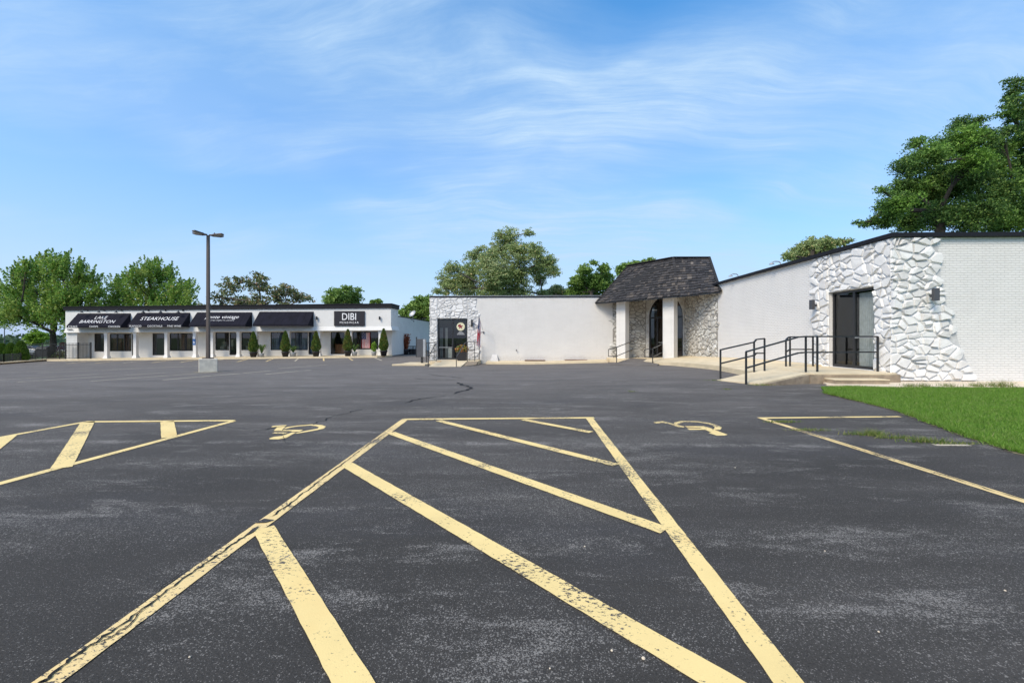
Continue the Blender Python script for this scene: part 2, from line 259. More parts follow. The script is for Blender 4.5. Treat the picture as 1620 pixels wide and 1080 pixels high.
# ------------------------------------------------------------------ mesh helpers
class MB:
    def __init__(s): s.v = []; s.f = []; s.m = []
    def add(s, vs, fs, mi=0):
        o = len(s.v); s.v += [tuple(v) for v in vs]
        for f in fs: s.f.append(tuple(i+o for i in f)); s.m.append(mi)
    def box(s, a, b, mi=0):
        x0, x1 = sorted((a[0], b[0])); y0, y1 = sorted((a[1], b[1])); z0, z1 = sorted((a[2], b[2]))
        s.add([(x0,y0,z0),(x1,y0,z0),(x1,y1,z0),(x0,y1,z0),(x0,y0,z1),(x1,y0,z1),(x1,y1,z1),(x0,y1,z1)],
              [(0,3,2,1),(4,5,6,7),(0,1,5,4),(1,2,6,5),(2,3,7,6),(3,0,4,7)], mi)
    def hexa(s, p, mi=0):   # 4 bottom (ccw from above), 4 top
        s.add(p, [(0,3,2,1),(4,5,6,7),(0,1,5,4),(1,2,6,5),(2,3,7,6),(3,0,4,7)], mi)
    def tube(s, p, q, r0, r1=None, n=8, mi=0, cap=True):
        r1 = r0 if r1 is None else r1; p = Vector(p); q = Vector(q); d = (q-p)
        if d.length < 1e-6: return
        d.normalize(); a = d.orthogonal().normalized(); b = d.cross(a); vs = []
        for c, r in ((p, r0), (q, r1)):
            for i in range(n):
                t = 2*math.pi*i/n; vs.append(c+a*(r*math.cos(t))+b*(r*math.sin(t)))
        fs = [(i, (i+1) % n, n+(i+1) % n, n+i) for i in range(n)]
        if cap: fs += [tuple(range(n-1, -1, -1)), tuple(range(n, 2*n))]
        s.add(vs, fs, mi)
    def bar(s, p, q, w, h=None, mi=0, up=(0,0,1)):   # rectangular bar
        h = h or w; p = Vector(p); q = Vector(q); d = (q-p).normalized(); u = Vector(up)
        if abs(d.dot(u)) > .98: u = Vector((0, 1, 0))
        a = d.cross(u).normalized()*w/2; b = a.cross(d).normalized()*h/2
        s.add([p-a-b, p+a-b, p+a+b, p-a+b, q-a-b, q+a-b, q+a+b, q-a+b], [(0,1,2,3),(7,6,5,4),(0,4,5,1),(1,5,6,2),(2,6,7,3),(3,7,4,0)], mi)
    def lathe(s, c, prof, n=16, mi=0):
        c = Vector(c); vs = []
        for r, z in prof:
            for i in range(n):
                t = 2*math.pi*i/n; vs.append((c.x+r*math.cos(t), c.y+r*math.sin(t), c.z+z))
        k = len(prof); fs = [(j*n+i, j*n+(i+1) % n, (j+1)*n+(i+1) % n, (j+1)*n+i) for j in range(k-1) for i in range(n)]
        fs += [tuple(range(n-1, -1, -1)), tuple(range((k-1)*n, k*n))]
        s.add(vs, fs, mi)
    def build(s, name, mats, parent=None, smooth=False, bevel=0):
        if isinstance(mats, str): mats = [mats]
        me = bpy.data.meshes.new(name); me.from_pydata(s.v, [], s.f)
        for m in mats: me.materials.append(MATS[m])
        me.polygons.foreach_set('material_index', s.m)
        if smooth: me.polygons.foreach_set('use_smooth', [True]*len(s.f))
        me.update(); o = bpy.data.objects.new(name, me); COL.objects.link(o)
        if parent is not None:
            o.parent = parent; M = Matrix.Translation(-wloc(parent)); me.transform(M)
        else:
            c = Vector((sum(v[0] for v in s.v)/len(s.v), sum(v[1] for v in s.v)/len(s.v), min(v[2] for v in s.v)))
            me.transform(Matrix.Translation(-c)); o.location = c
        if bevel:
            bv = o.modifiers.new('bevel', 'BEVEL'); bv.width = bevel; bv.segments = 2; bv.limit_method = 'ANGLE'
        return o
def wloc(o):
    v = Vector(o.location)
    while o.parent: o = o.parent; v = v+o.location
    return v
def thing(name, label, cat, loc, group=None):
    o = bpy.data.objects.new(name, None); COL.objects.link(o); o.location = loc; o.empty_display_size = .2
    return tag(o, label, cat, group)
def tag(o, label=None, cat=None, group=None, kind=None):
    for k, v in (('label', label), ('category', cat), ('group', group), ('kind', kind)):
        if v: o[k] = v
    return o
def np_mesh(name, V, Fc, mats, parent=None, mi=None):
    """V (n,3), Fc (m,k) arrays"""
    V = np.asarray(V, dtype=np.float64); k = Fc.shape[1]
    me = bpy.data.meshes.new(name); me.vertices.add(len(V)); me.loops.add(Fc.size); me.polygons.add(len(Fc))
    me.loops.foreach_set('vertex_index', Fc.ravel().astype(np.int32))
    me.polygons.foreach_set('loop_start', np.arange(0, Fc.size, k, dtype=np.int32)); me.polygons.foreach_set('loop_total', np.full(len(Fc), k, dtype=np.int32))
    off = np.array(wloc(parent)) if parent is not None else np.array([V[:, 0].mean(), V[:, 1].mean(), V[:, 2].min()])
    me.vertices.foreach_set('co', (V-off).ravel()); me.update(calc_edges=True)
    for m in ([mats] if isinstance(mats, str) else mats): me.materials.append(MATS[m])
    if mi is not None: me.polygons.foreach_set('material_index', mi)
    o = bpy.data.objects.new(name, me); COL.objects.link(o)
    if parent is not None: o.parent = parent
    else: o.location = off
    return o
CREASE = [((0,0,0),(1,0,0)), ((-14,0,0),(1,0,0)), ((0,10,0),(0,1,0)), ((0,30,0),(0,1,0)), ((0,10,0),(-1,1,0)), ((0,30,0),(-1,1,0))]
def sheet(name, polys, m, off=.004, parent=None, thick=0, zf=None, cuts=True):
    bm = bmesh.new()
    for p in polys:
        p = [Vector((q[0], q[1], 0)) for q in p]
        if sum(p[i].x*p[(i+1) % len(p)].y-p[(i+1) % len(p)].x*p[i].y for i in range(len(p))) < 0: p.reverse()
        bm.faces.new([bm.verts.new(q) for q in p])
    if cuts:
        for co, no in CREASE:
            bmesh.ops.bisect_plane(bm, geom=bm.verts[:]+bm.edges[:]+bm.faces[:], plane_co=co, plane_no=no, dist=1e-5)
    zf = zf or (lambda x, y: g(x, y)+off)
    for v in bm.verts: v.co.z = zf(v.co.x, v.co.y)
    if thick:
        be = [e for e in bm.edges if len(e.link_faces) == 1]
        r = bmesh.ops.extrude_edge_only(bm, edges=be)
        for v in r['geom']:
            if isinstance(v, bmesh.types.BMVert): v.co.z -= thick
        bmesh.ops.recalc_face_normals(bm, faces=bm.faces[:])
    else:
        bmesh.ops.triangulate(bm, faces=[f for f in bm.faces if len(f.verts) > 4])
    me = bpy.data.meshes.new(name); bm.to_mesh(me); bm.free(); me.materials.append(MATS[m])
    o = bpy.data.objects.new(name, me); COL.objects.link(o)
    c = Vector((sum((v.co for v in me.vertices), Vector())/len(me.vertices)))
    if parent is not None: c = wloc(parent); o.parent = parent
    else: o.location = c
    me.transform(Matrix.Translation(-c))
    return o
def struct(o, label=None): o['kind'] = 'structure'; 
def quadline(a, b, w, ea=0, eb=0):
    a = Vector(a[:2]); b = Vector(b[:2]); d = (b-a).normalized(); a = a-d*ea; b = b+d*eb; n = Vector((-d.y, d.x))*w/2
    return [a-n, b-n, b+n, a+n]
def jline(a, b, w, ea=0, eb=0):
    a = Vector(a[:2]); b = Vector(b[:2]); d = (b-a).normalized(); a = a-d*ea; b = b+d*eb; L_ = (b-a).length; n = max(2, int(L_/.07)); m = Vector((-d.y, d.x)); l, r_ = [], []
    j = min(.0022, w*.03)
    for i in range(n+1):
        p = a.lerp(b, i/n); l.append(p+m*(w/2+random.uniform(-j, j))); r_.append(p-m*(w/2+random.uniform(-j, j)))
    return [[r_[i], r_[i+1], l[i+1], l[i]] for i in range(n)]
def strokes(pts, w):
    pts = [Vector(p[:2]) for p in pts]; out_l = []; out_r = []; ws = w if isinstance(w, list) else [w]*len(pts)
    for i, p in enumerate(pts):
        d = (pts[min(i+1, len(pts)-1)]-pts[max(i-1, 0)]).normalized(); n = Vector((-d.y, d.x))*ws[i]/2
        out_l.append(p+n); out_r.append(p-n)
    return [[out_r[i], out_r[i+1], out_l[i+1], out_l[i]] for i in range(len(pts)-1)]
def text(body, size, origin, ux, uy, m, name, parent, extrude=.01, shear=0, align='CENTER', sx=1, spacing=1.0, offset=0):
    cu = bpy.data.curves.new(name, 'FONT'); cu.body = body; cu.size = size; cu.align_x = align; cu.align_y = 'CENTER'; cu.extrude = extrude; cu.shear = shear; cu.space_character = spacing; cu.offset = offset; cu.space_line = .85; cu.resolution_u = 3
    to = bpy.data.objects.new(name+'_tmp', cu); COL.objects.link(to); dg = bpy.context.evaluated_depsgraph_get()
    me = bpy.data.meshes.new_from_object(to.evaluated_get(dg)); bpy.data.objects.remove(to)
    ux = Vector(ux).normalized()*sx; uy = Vector(uy).normalized(); n = ux.normalized().cross(uy)
    M = Matrix(((ux.x, uy.x, n.x, origin[0]), (ux.y, uy.y, n.y, origin[1]), (ux.z, uy.z, n.z, origin[2]), (0, 0, 0, 1)))
    me.transform(Matrix.Translation(-wloc(parent)) @ M); me.materials.clear(); me.materials.append(MATS[m])
    o = bpy.data.objects.new(name, me); COL.objects.link(o); o.parent = parent; return o
# ------------------------------------------------------------------ ground, lot, walks
def far_ground():
    bm = bmesh.new(); s = 1500
    bm.faces.new([bm.verts.new(p) for p in ((-s,-s,0),(s,-s,0),(s,s,0),(-s,s,0))])
    for co, no in CREASE+[((-60,0,0),(1,0,0)), ((0,90,0),(0,1,0)), ((60,0,0),(1,0,0)), ((0,-40,0),(0,1,0))]:
        bmesh.ops.bisect_plane(bm, geom=bm.verts[:]+bm.edges[:]+bm.faces[:], plane_co=co, plane_no=no, dist=1e-5)
    for v in bm.verts: v.co.z = g(max(v.co.x, -60), v.co.y)-.05
    me = bpy.data.meshes.new('ground'); bm.to_mesh(me); bm.free(); me.materials.append(MATS['terrain_grass']); o = bpy.data.objects.new('ground', me); COL.objects.link(o); return o
struct(far_ground())
k0 = gnd(0, 575); k1 = gnd(50, 570.5); k2 = gnd(103, 568)
kd = Vector(k0)-Vector(k1); kl = Vector(k0)+kd*6
lot = [(-70, -30), (60, -30), (60, 12.6), (12, 12.6), (12, 31.6), (-6.4, 31.6), (-6.9, 32.5), (-6.9, 62), (-13.2, 62), (-13.2, 42.8), (-14, 41.0), (-46.2, 41.0), k2, k1, k0, (kl.x, kl.y), (-70, kl.y)]
bmx = sheet('parking_lot', [lot], 'asphalt', 0); struct(bmx)
YP = 'yellow_paint'
def mark(name, polys, m=YP, off=.005): o = sheet(name, polys, m, off); struct(o); return o
L1a, L1b = gnd(75, 1080), gnd(640, 664)
mark('painted_line', jline(L1a, L1b, .115, 2.6, .02), 'worn_yellow_paint')
R1a, R1b = gnd(1247, 1080), gnd(932, 661)
mark('painted_line', jline(R1a, R1b, .118, 2.6, .02))
mark('painted_line', jline(gnd(636, 663.5), gnd(940, 661), .12), YP, .007)
H = [((417, 836), (558, 1080), .132, 0, .55), ((549, 735), (1141, 1080), .138, .02, .42), ((619, 685), (1052, 840), .13, .02, 0), ((694, 665.5), (975, 736), .12, 0, 0), ((828, 664), (935, 684), .12, 0, 0)]
for a, b_, w, e0, e1 in H: mark('hatch_stripe', jline(gnd(*a), gnd(*b_), w, e0, e1), YP, .007)
mark('painted_line', jline(gnd(0, 765), gnd(369, 666), .105, 4, 0))
mark('painted_line', jline(gnd(133, 667.5), gnd(370, 665.5), .115), YP, .007)
mark('painted_line', jline(gnd(0, 692), gnd(136, 667.3), .10, 6, 0))
for a, b_, w in (((264.5, 667), (268, 692), .17), ((139, 667.5), (97, 741), .165)): mark('hatch_stripe', jline(gnd(*a), gnd(*b_), w), YP, .007)
d0 = Vector(gnd(97, 741))-Vector(gnd(139, 667.5)); q = Vector(gnd(14, 690)); mark('hatch_stripe', jline(q, q+d0*1.02, .15), YP, .007)
q2 = q+Vector((-2.3, -.25)); mark('hatch_stripe', jline(q2, q2+d0*1.0, .15), YP, .007)
mark('painted_line', jline(gnd(1203, 661), gnd(1620, 793), .10, 0, 4.5), 'worn_yellow_paint')
mark('painted_line', jline(gnd(1200, 661.5), gnd(1424, 659.2), .10), YP, .007)
mark('painted_line', jline(gnd(1478, 704), gnd(1536, 704.5), .08), 'old_pale_paint')
# wheelchair symbols, traced point by point on the asphalt
def z7(x, y): return gnd(415+x/14.73, 655+y/14.73)
def z8(x, y): return gnd(1025+x/11.571, 655+y/11.571)
def ptrace(f, *lst): return [[f(*p) for p in poly] for poly in lst]
sym = ptrace(z7, [(205,305),(245,280),(370,268),(570,258),(470,362),(455,395),(262,393),(345,308)], [(500,370),(950,368),(870,412),(705,412),(660,398),(452,396)],
             [(225,452),(290,425),(600,430),(500,462)], [(690,428),(785,430),(560,555),(380,590),(175,588),(160,570),(270,530),(455,512)])
sym += strokes([z7(520,345), z7(620,308), z7(850,275), z7(1180,250)], [.03,.085,.085,.085]) + strokes([z7(1180,258), z7(1320,270), z7(1400,300), z7(1360,340), z7(1240,365), z7(1000,410), z7(790,450)], [.085,.10,.10,.09,.09,.085,.05])
mark('wheelchair_symbol', sym)
sym = ptrace(z8, [(100,155),(160,143),(265,130),(350,150),(660,228),(670,245),(570,243),(430,195),(265,158),(160,172)], [(670,222),(1020,222),(1160,262),(1290,315),(1460,378),(1400,395),(1260,395),(1110,345),(1160,335),(1075,300),(960,250),(720,245)], [(715,262),(1000,262),(1040,288),(760,290)])
sym += strokes([z8(500,190), z8(540,160), z8(640,135), z8(900,140), z8(1100,170), z8(1220,205), z8(1290,240), z8(1270,280), z8(1180,282)], [.05,.09,.085,.085,.085,.09,.10,.085,.05])
mark('wheelchair_symbol', sym)
# older faded stall lines further back
for px, py, ln in ((257, 601, 6.5), (143, 603, 6.5), (27, 604.5, 6), (-90, 606, 6), (420, 592, 4), (440, 583, 6), (60, 590, 6), (-40, 591, 6), (160, 586, 6), (250, 582, 5)):
    a = Vector(gnd(px, py)); mark('faded_stall_line', [quadline(a, a+Vector((0, ln)), .10)], 'old_pale_paint')
for i in range(13):
    x = -43.5+i*2.45; mark('stall_line', [quadline((x, 40.7), (x+2.4, 35.6), .12)], 'worn_yellow_paint' if i % 3 else 'old_pale_paint')
# cracks in the asphalt: thin real slivers of tar
def crack(pts, w, jit=.03, seg=5, m='grout_crack', off=.0095):
    P = [Vector(gnd(*p)) for p in pts]; out = [P[0]]
    for a, b_ in zip(P, P[1:]):
        for k in range(1, seg+1):
            q = a.lerp(b_, k/seg); out.append(q+Vector((random.uniform(-1, 1), random.uniform(-1, 1)))*jit*(0 if k == seg else 1))
    ws = [w*random.uniform(.35, 1.3) for _ in out]; ws[0] = ws[-1] = w*.15
    mark('pavement_crack', strokes(out, ws), m, off)
crack([(66,1083),(78,1072),(136,1027),(186,994),(243,953),(284,921),(332,888),(372,860),(398,843)], .014, .010, 7)
crack([(136,1027),(170,1013),(205,990),(236,958)], .007, .010, 6); crack([(245,950),(262,925),(300,898)], .007, .010, 6)
crack([(430,818),(470,789),(509,759),(546,731),(568,715),(580,706),(612,685)], .012, .012, 8)
for wp in (((386,850),(400,838),(410,833),(403,842)), ((402,829),(418,822),(434,824),(420,828))): mark('worn_patch', [[gnd(*p) for p in wp]], 'asphalt', .011)
crack([(1250,676),(1330,701.5),(1420,729.5),(1520,761),(1620,792.5)], .012, .012, 12)
crack([(400,684),(436,676),(500,670),(530,658),(575,647)], .022, .05); crack([(640,638),(665,631),(705,626)], .035, .05)
crack([(718,623),(740,617),(747,613),(730,608),(722,605)], .10, .08, 4); crack([(655,598.5),(690,600.5),(720,601)], .06, .06); crack([(675,592),(715,596),(735,598.5)], .06, .06)
crack([(449,690),(452,703)], .012, .02); crack([(300,668),(410,682)], .01, .03)
# crossing tar joint where the left hatch stripe meets the long line
# concrete work
def slab(name, poly, m, zf, thick=.35): o = sheet(name, [poly], m, 0, None, thick, zf); struct(o); return o
XW, YF, YM, XL = 11.15, 13.2, 32.2, -6.9       # the white building: side wall, front wall, middle wall, its left end
ZT = 4.48
# walk along the middle wall
slab('sidewalk', [(-2.6, 30.9), (6.0, 30.2), (6.2, YM+.02), (-2.6, YM+.02)], 'concrete', lambda x, y: g(x, y)+.13+.03*(y-30.5))
zr = lambda x, y: g(x, y)*.35+.10 - .05*max(0, (x-7)/4)*0
e = [gnd(1040, 577), gnd(1060, 578), gnd(1100, 581.5), gnd(1140, 586.5), gnd(1170, 591)]
slab('sidewalk', [e[0], e[1], e[2], e[3], (7.9, 15.2), (9.2, 15.6), (XW-.02, 16.2), (XW-.02, 29.6), (9.2, 30.0), (7.4, 28.6)], 'concrete', lambda x, y: g(x, y)+.10+min(.25, max(0, (x-6.8)*.07)))
# raised entry slab under the shingled canopy + the asphalt tongue climbing to it
slab('entry_slab', [(8.0, 29.2), (9.7, 27.4), (XW-.02, 27.2), (XW-.02, 29.8), (9.2, YM-.02), (6.3, YM-.02), (6.3, 31.0)], 'concrete', lambda x, y: -.13)
tong = [gnd(965, 577.5), gnd(1040, 578.5), (9.25, 28.3), (7.6, 30.2)]
def ztong(x, y):
    t_ = max(0, min(1, ((x-5.2)*.6+(y-26.5)*.8)/3.9)); return g(x, y)*(1-t_)+t_*(-.115)+.03
bm_ = sheet('asphalt_ramp', [tong], 'asphalt', 0, None, .4, ztong); struct(bm_)
# landing, ramp and steps at the near door
sb = slab('walk_slab', [(8.6, 12.35), (8.95, 12.0), (10, 11.75), (30, 11.6), (30, YF+.02), (10.6, YF+.02), (9, 13.2)], 'pale_concrete', lambda x, y: .045)
ZL = .30
slab('door_landing', [(8.46, 12.95), (8.6, 12.82), (10.75, 12.80), (10.98, 12.86), (11.0, 13.05), (XW-.02, 13.05), (XW-.02, 16.6), (9.7, 16.2), (8.9, 15.4)], 'concrete', lambda x, y: ZL)
o = sheet('landing_wall', [[(8.44, 12.79), (11.03, 12.79), (11.03, 12.855), (8.44, 12.855)]], 'brown_concrete', 0, None, .34, lambda x, y: ZL-.035); struct(o)
sb = MB(); sb.box((8.85, 12.36, -.05), (10.35, 12.795, .140)); o = sb.build('step_riser', 'brown_concrete'); struct(o); sb = MB(); sb.box((8.84, 12.34, .140), (10.36, 12.795, .172)); o = sb.build('door_step', 'concrete', bevel=.012); struct(o)
def zramp(x, y): return .012+(ZL-.014)*max(0, min(1, (x-6.35)/2.2))
slab('door_ramp', [gnd(1134, 601.5), gnd(1201, 609.5), (8.47, 12.95), (8.92, 15.4), (8.2, 14.9)], 'concrete', zramp, .4)
o = sheet('ramp_side', [[(6.9, 12.36), (8.46, 12.90), (8.50, 12.83), (7.0, 12.30)]], 'brown_concrete', 0, None, .34, lambda x, y: zramp(x, y)-.03); struct(o)
# ramp at the door of the middle wing
zmid = -.30
slab('door_landing', [(-6.55, 30.1), (-3.1, 30.1), (-3.1, YM-.02), (-6.55, YM-.02)], 'concrete', lambda x, y: zmid)
ra, rb = gnd(678, 580), gnd(729, 580)
def zr2(x, y): return g(x, y)+.01+max(0, min(1, (y-27.3)/2.8))*(zmid-.002-g(x, 30.1))
slab('door_ramp', [ra, rb, (-3.85, 30.1), (-6.0, 30.1)], 'concrete', zr2, .3)
o = sheet('rust_edge', [[(ra[0]+.02, 27.4), (ra[0]+.28, 27.4), (-5.65, 30.05), (-5.95, 30.05)]], 'rust_stain', 0, None, 0, lambda x, y: zr2(x, y)+.006, ); struct(o)
sb = MB(); sb.hexa([(-3.80,27.6,-.6),(-3.1,28.9,-.6),(-3.1,30.09,-.6),(-3.80,30.09,-.6),(-3.80,27.6,-.49),(-3.1,28.9,-.46),(-3.1,30.09,-.31),(-3.80,30.09,-.31)])
struct(sb.build('ramp_side', 'brown_concrete'))
slab('kerb_pad', [gnd(620, 578.3), gnd(672, 578.3), (-6.6, 31.6), (-8.3, 31.6)], 'concrete', lambda x, y: g(x, y)+.10, .3)
# walk in front of the shops, kerb line of the far corner
slab('shop_walk', [(-46.4, 40.9), (-13.9, 40.9), (-13.3, 41.5), (-13.3, 43.75), (-46.4, 43.75)], 'concrete', lambda x, y: g(x, y)+.15, .4)
kk = [Vector(k2), Vector(k1), Vector(k0), Vector((kl.x, kl.y))]
slab('kerb', [(k2[0]+.4, k2[1]), k2, k1, k0, (kl.x, kl.y), (kl.x-.3, kl.y+.9), (k0[0]-.3, k0[1]+.9), (k1[0]-.3, k1[1]+1.3), (k2[0]-.2, k2[1]+2.3), (-45.6, 43.7)], 'concrete', lambda x, y: g(x, y)+.13, .3)
# ------------------------------------------------------------------ lawn with real blades
lp = [gnd(*p) for p in ((1308,622.5),(1326,627),(1360,635),(1420,650),(1480,672.5),(1540,694),(1620,719))]
lp2 = []
for p_, q_ in zip(lp+[(5.45, 3.4)], lp[1:]+[(5.45, 3.4)]):
    for i in range(14): u_ = i/14; lp2.append((p_[0]+(q_[0]-p_[0])*u_+random.uniform(-.03, .03), p_[1]+(q_[1]-p_[1])*u_+random.uniform(-.03, .03)))
    if len(lp2) >= 14*len(lp): break
struct(sheet('lawn_edge', [[(x_+random.uniform(-.09, -.03), y_-.03) for x_, y_ in lp2]+[(x_+.3, y_+.1) for x_, y_ in lp2[::-1]]], 'moss_dirt', .006))
lawn_poly = lp2+[(5.45, 3.4), (5.2, 1.5), (5.1, -20), (40, -20), (40, 11.62), (10, 11.68), (8.9, 11.95), (8.0, 11.7)]
struct(sheet('lawn', [lawn_poly], 'lawn_soil', 0, None, .12, lambda x, y: .022))
def inpoly(X, Y, P):
    r = np.zeros(len(X), bool); n = len(P)
    for i in range(n):
        x0, y0 = P[i][0], P[i][1]; x1, y1 = P[(i+1) % n][0], P[(i+1) % n][1]
        c = ((y0 > Y) != (y1 > Y)) & (X < (x1-x0)*(Y-y0)/((y1-y0)+1e-12)+x0); r ^= c
    return r
def blades(X, Y, Z, h, w, lean=.5):
    n = len(X); a = rng.uniform(0, 6.283, n); h = h*rng.uniform(.5, 1.25, n); w = w*rng.uniform(.7, 1.3, n)
    lx = rng.normal(0, lean, n)*h; ly = rng.normal(0, lean, n)*h
    V = np.zeros((n, 3, 3)); V[:, 0] = np.c_[X-np.cos(a)*w, Y-np.sin(a)*w, Z]; V[:, 1] = np.c_[X+np.cos(a)*w, Y+np.sin(a)*w, Z]; V[:, 2] = np.c_[X+lx, Y+ly, Z+h]
    return V.reshape(-1, 3), np.arange(3*n).reshape(n, 3)
nb = 620000; X = 5.2+16*rng.uniform(0, 1, nb)**1.15; Y = rng.uniform(-1.5, 11.95, nb)
k = inpoly(X, Y, lawn_poly) & (X < np.maximum(Y*1.28+6, 9)) & ((X < Y*1.28+1.6) | (rng.uniform(0, 1, nb) < .55)); X, Y = X[k], Y[k]
ex = rng.integers(0, len(lp2), 9000); EX = np.array(lp2)[ex]+rng.normal(0, .035, (9000, 2)); X = np.r_[X, EX[:, 0]]; Y = np.r_[Y, EX[:, 1]]
dens = np.sin(X*2.1+np.sin(Y*1.7))*np.sin(Y*2.6+1)*.25+1
V, Fc = blades(X, Y, np.full(len(X), .02), .050*dens, .0042)
tag(np_mesh('grass', V, Fc, 'grass_blade'), 'mown green lawn beside the asphalt at the right', 'grass', kind='stuff')
WEEDS = []
def weed(px, py, r, n, h, label, z=None, stretch=1.0):
    x, y = gnd(px, py); z = g(x, y)+.004 if z is None else z
    if stretch != 1: dx = rng.normal(0, r*stretch, n); dy = rng.normal(0, r*.35, n)
    else: dx = rng.normal(0, r, n); dy = rng.normal(0, r, n)
    V, Fc = blades(x+dx, y+dy, np.full(n, z), h, .004, .55); WEEDS.append(V)
weed(1372, 688, .08, 260, .06, 'low weed tuft in the asphalt crack, left end of the row near the lawn', stretch=2.2)
weed(1382, 689, .05, 160, .09, 'tallest green weed tuft in the asphalt crack between stall line and lawn')
weed(1420, 693.5, .07, 200, .05, 'sparse brownish weeds in the middle of the asphalt crack', stretch=2.4)
weed(1466, 699, .08, 260, .07, 'bright weed tuft just left of the worn yellow paint fragment', stretch=1.8)
weed(1510, 702.5, .07, 150, .04, 'low weeds sprouting along the worn yellow paint fragment', stretch=2.6)
weed(1238, 668, .08, 220, .04, 'low weeds along the yellow line close to its far corner', stretch=1.8)
weed(1280, 681, .09, 200, .035, 'low weeds along the yellow line, nearer than the ones at its corner', stretch=1.8)
weed(1242, 603.5, .16, 320, .13, 'green weed clump at the side of the concrete ramp below the black railing')
weed(1205, 609.5, .10, 220, .05, 'weeds at the foot of the ramp around the nearest railing post', stretch=2)
weed(1134, 602, .10, 140, .04, 'weeds at the lower left corner of the near ramp', stretch=2)
weed(1150, 616, .06, 90, .03, 'tiny yellow weed spot on open asphalt near the ramp foot')
weed(1000, 619.5, .05, 70, .025, 'tiny weed spot alone on the open asphalt in the middle')
weed(752, 574.5, .12, 160, .20, 'small weed clump at the corner of the middle door landing')
for i, (px, s_) in enumerate(((1460, .05), (1500, .06), (1545, .07), (1572, .11), (1590, .13), (1440, .04))):
    weed(px, 613.5, .10, 160, .07+s_, ['spindly grass tuft against the front walk, second from the left', 'grass tuft against the front walk left of the tall pair', 'thin grass tuft on the front walk before the tall pair', 'tall grass tuft on the front walk, left of the tall pair', 'tallest grass tuft on the front walk at far right', 'small grass tuft at the walk edge below the stone pier'][i], z=.03)
V = np.concatenate(WEEDS); tag(np_mesh('weeds', V, np.arange(len(V)).reshape(-1, 3), 'weed_blade'), 'low weeds and grass growing from cracks and edges of the pavement', 'weeds', kind='stuff')
# loose pebbles
pb = MB()
for px, py, r in ((1018, 1043, .009), (968, 1030, .006), (925, 865, .006), (1305, 872, .005), (1590, 935, .006), (870, 1058, .004), (350, 870, .005), (1163, 740, .006), (1390, 1000, .005), (300, 1040, .005)):
    x, y = gnd(px, py); pb.lathe((x, y, .002), [(r*.6, 0), (r, r*.5), (r*.7, r), (r*.2, r*1.2)], 7)
tag(pb.build('gravel', 'pale_concrete'), 'scattered pale pebbles on the dark asphalt', 'gravel', kind='stuff')
# ------------------------------------------------------------------ stonework
def clip_half(poly, a, b_, c):        # keep a*x+b*y<=c
    out = []
    for i in range(len(poly)):
        p, q = poly[i], poly[(i+1) % len(poly)]; fp = a*p[0]+b_*p[1]-c; fq = a*q[0]+b_*q[1]-c
        if fp <= 0: out.append(p)
        if fp*fq < 0:
            t_ = fp/(fp-fq); out.append((p[0]+(q[0]-p[0])*t_, p[1]+(q[1]-p[1])*t_))
    return out
def shrink(poly, d):
    n = len(poly); area = sum(poly[i][0]*poly[(i+1) % n][1]-poly[(i+1) % n][0]*poly[i][1] for i in range(n))
    if area < 0: poly = poly[::-1]
    out = poly
    for i in range(n):
        p, q = poly[i], poly[(i+1) % n]; dx, dy = q[0]-p[0], q[1]-p[1]; l = math.hypot(dx, dy)
        if l < 1e-6: continue
        nx, ny = dy/l, -dx/l
        out = clip_half(out, nx, ny, nx*p[0]+ny*p[1]-d)
        if len(out) < 3: return []
    return out
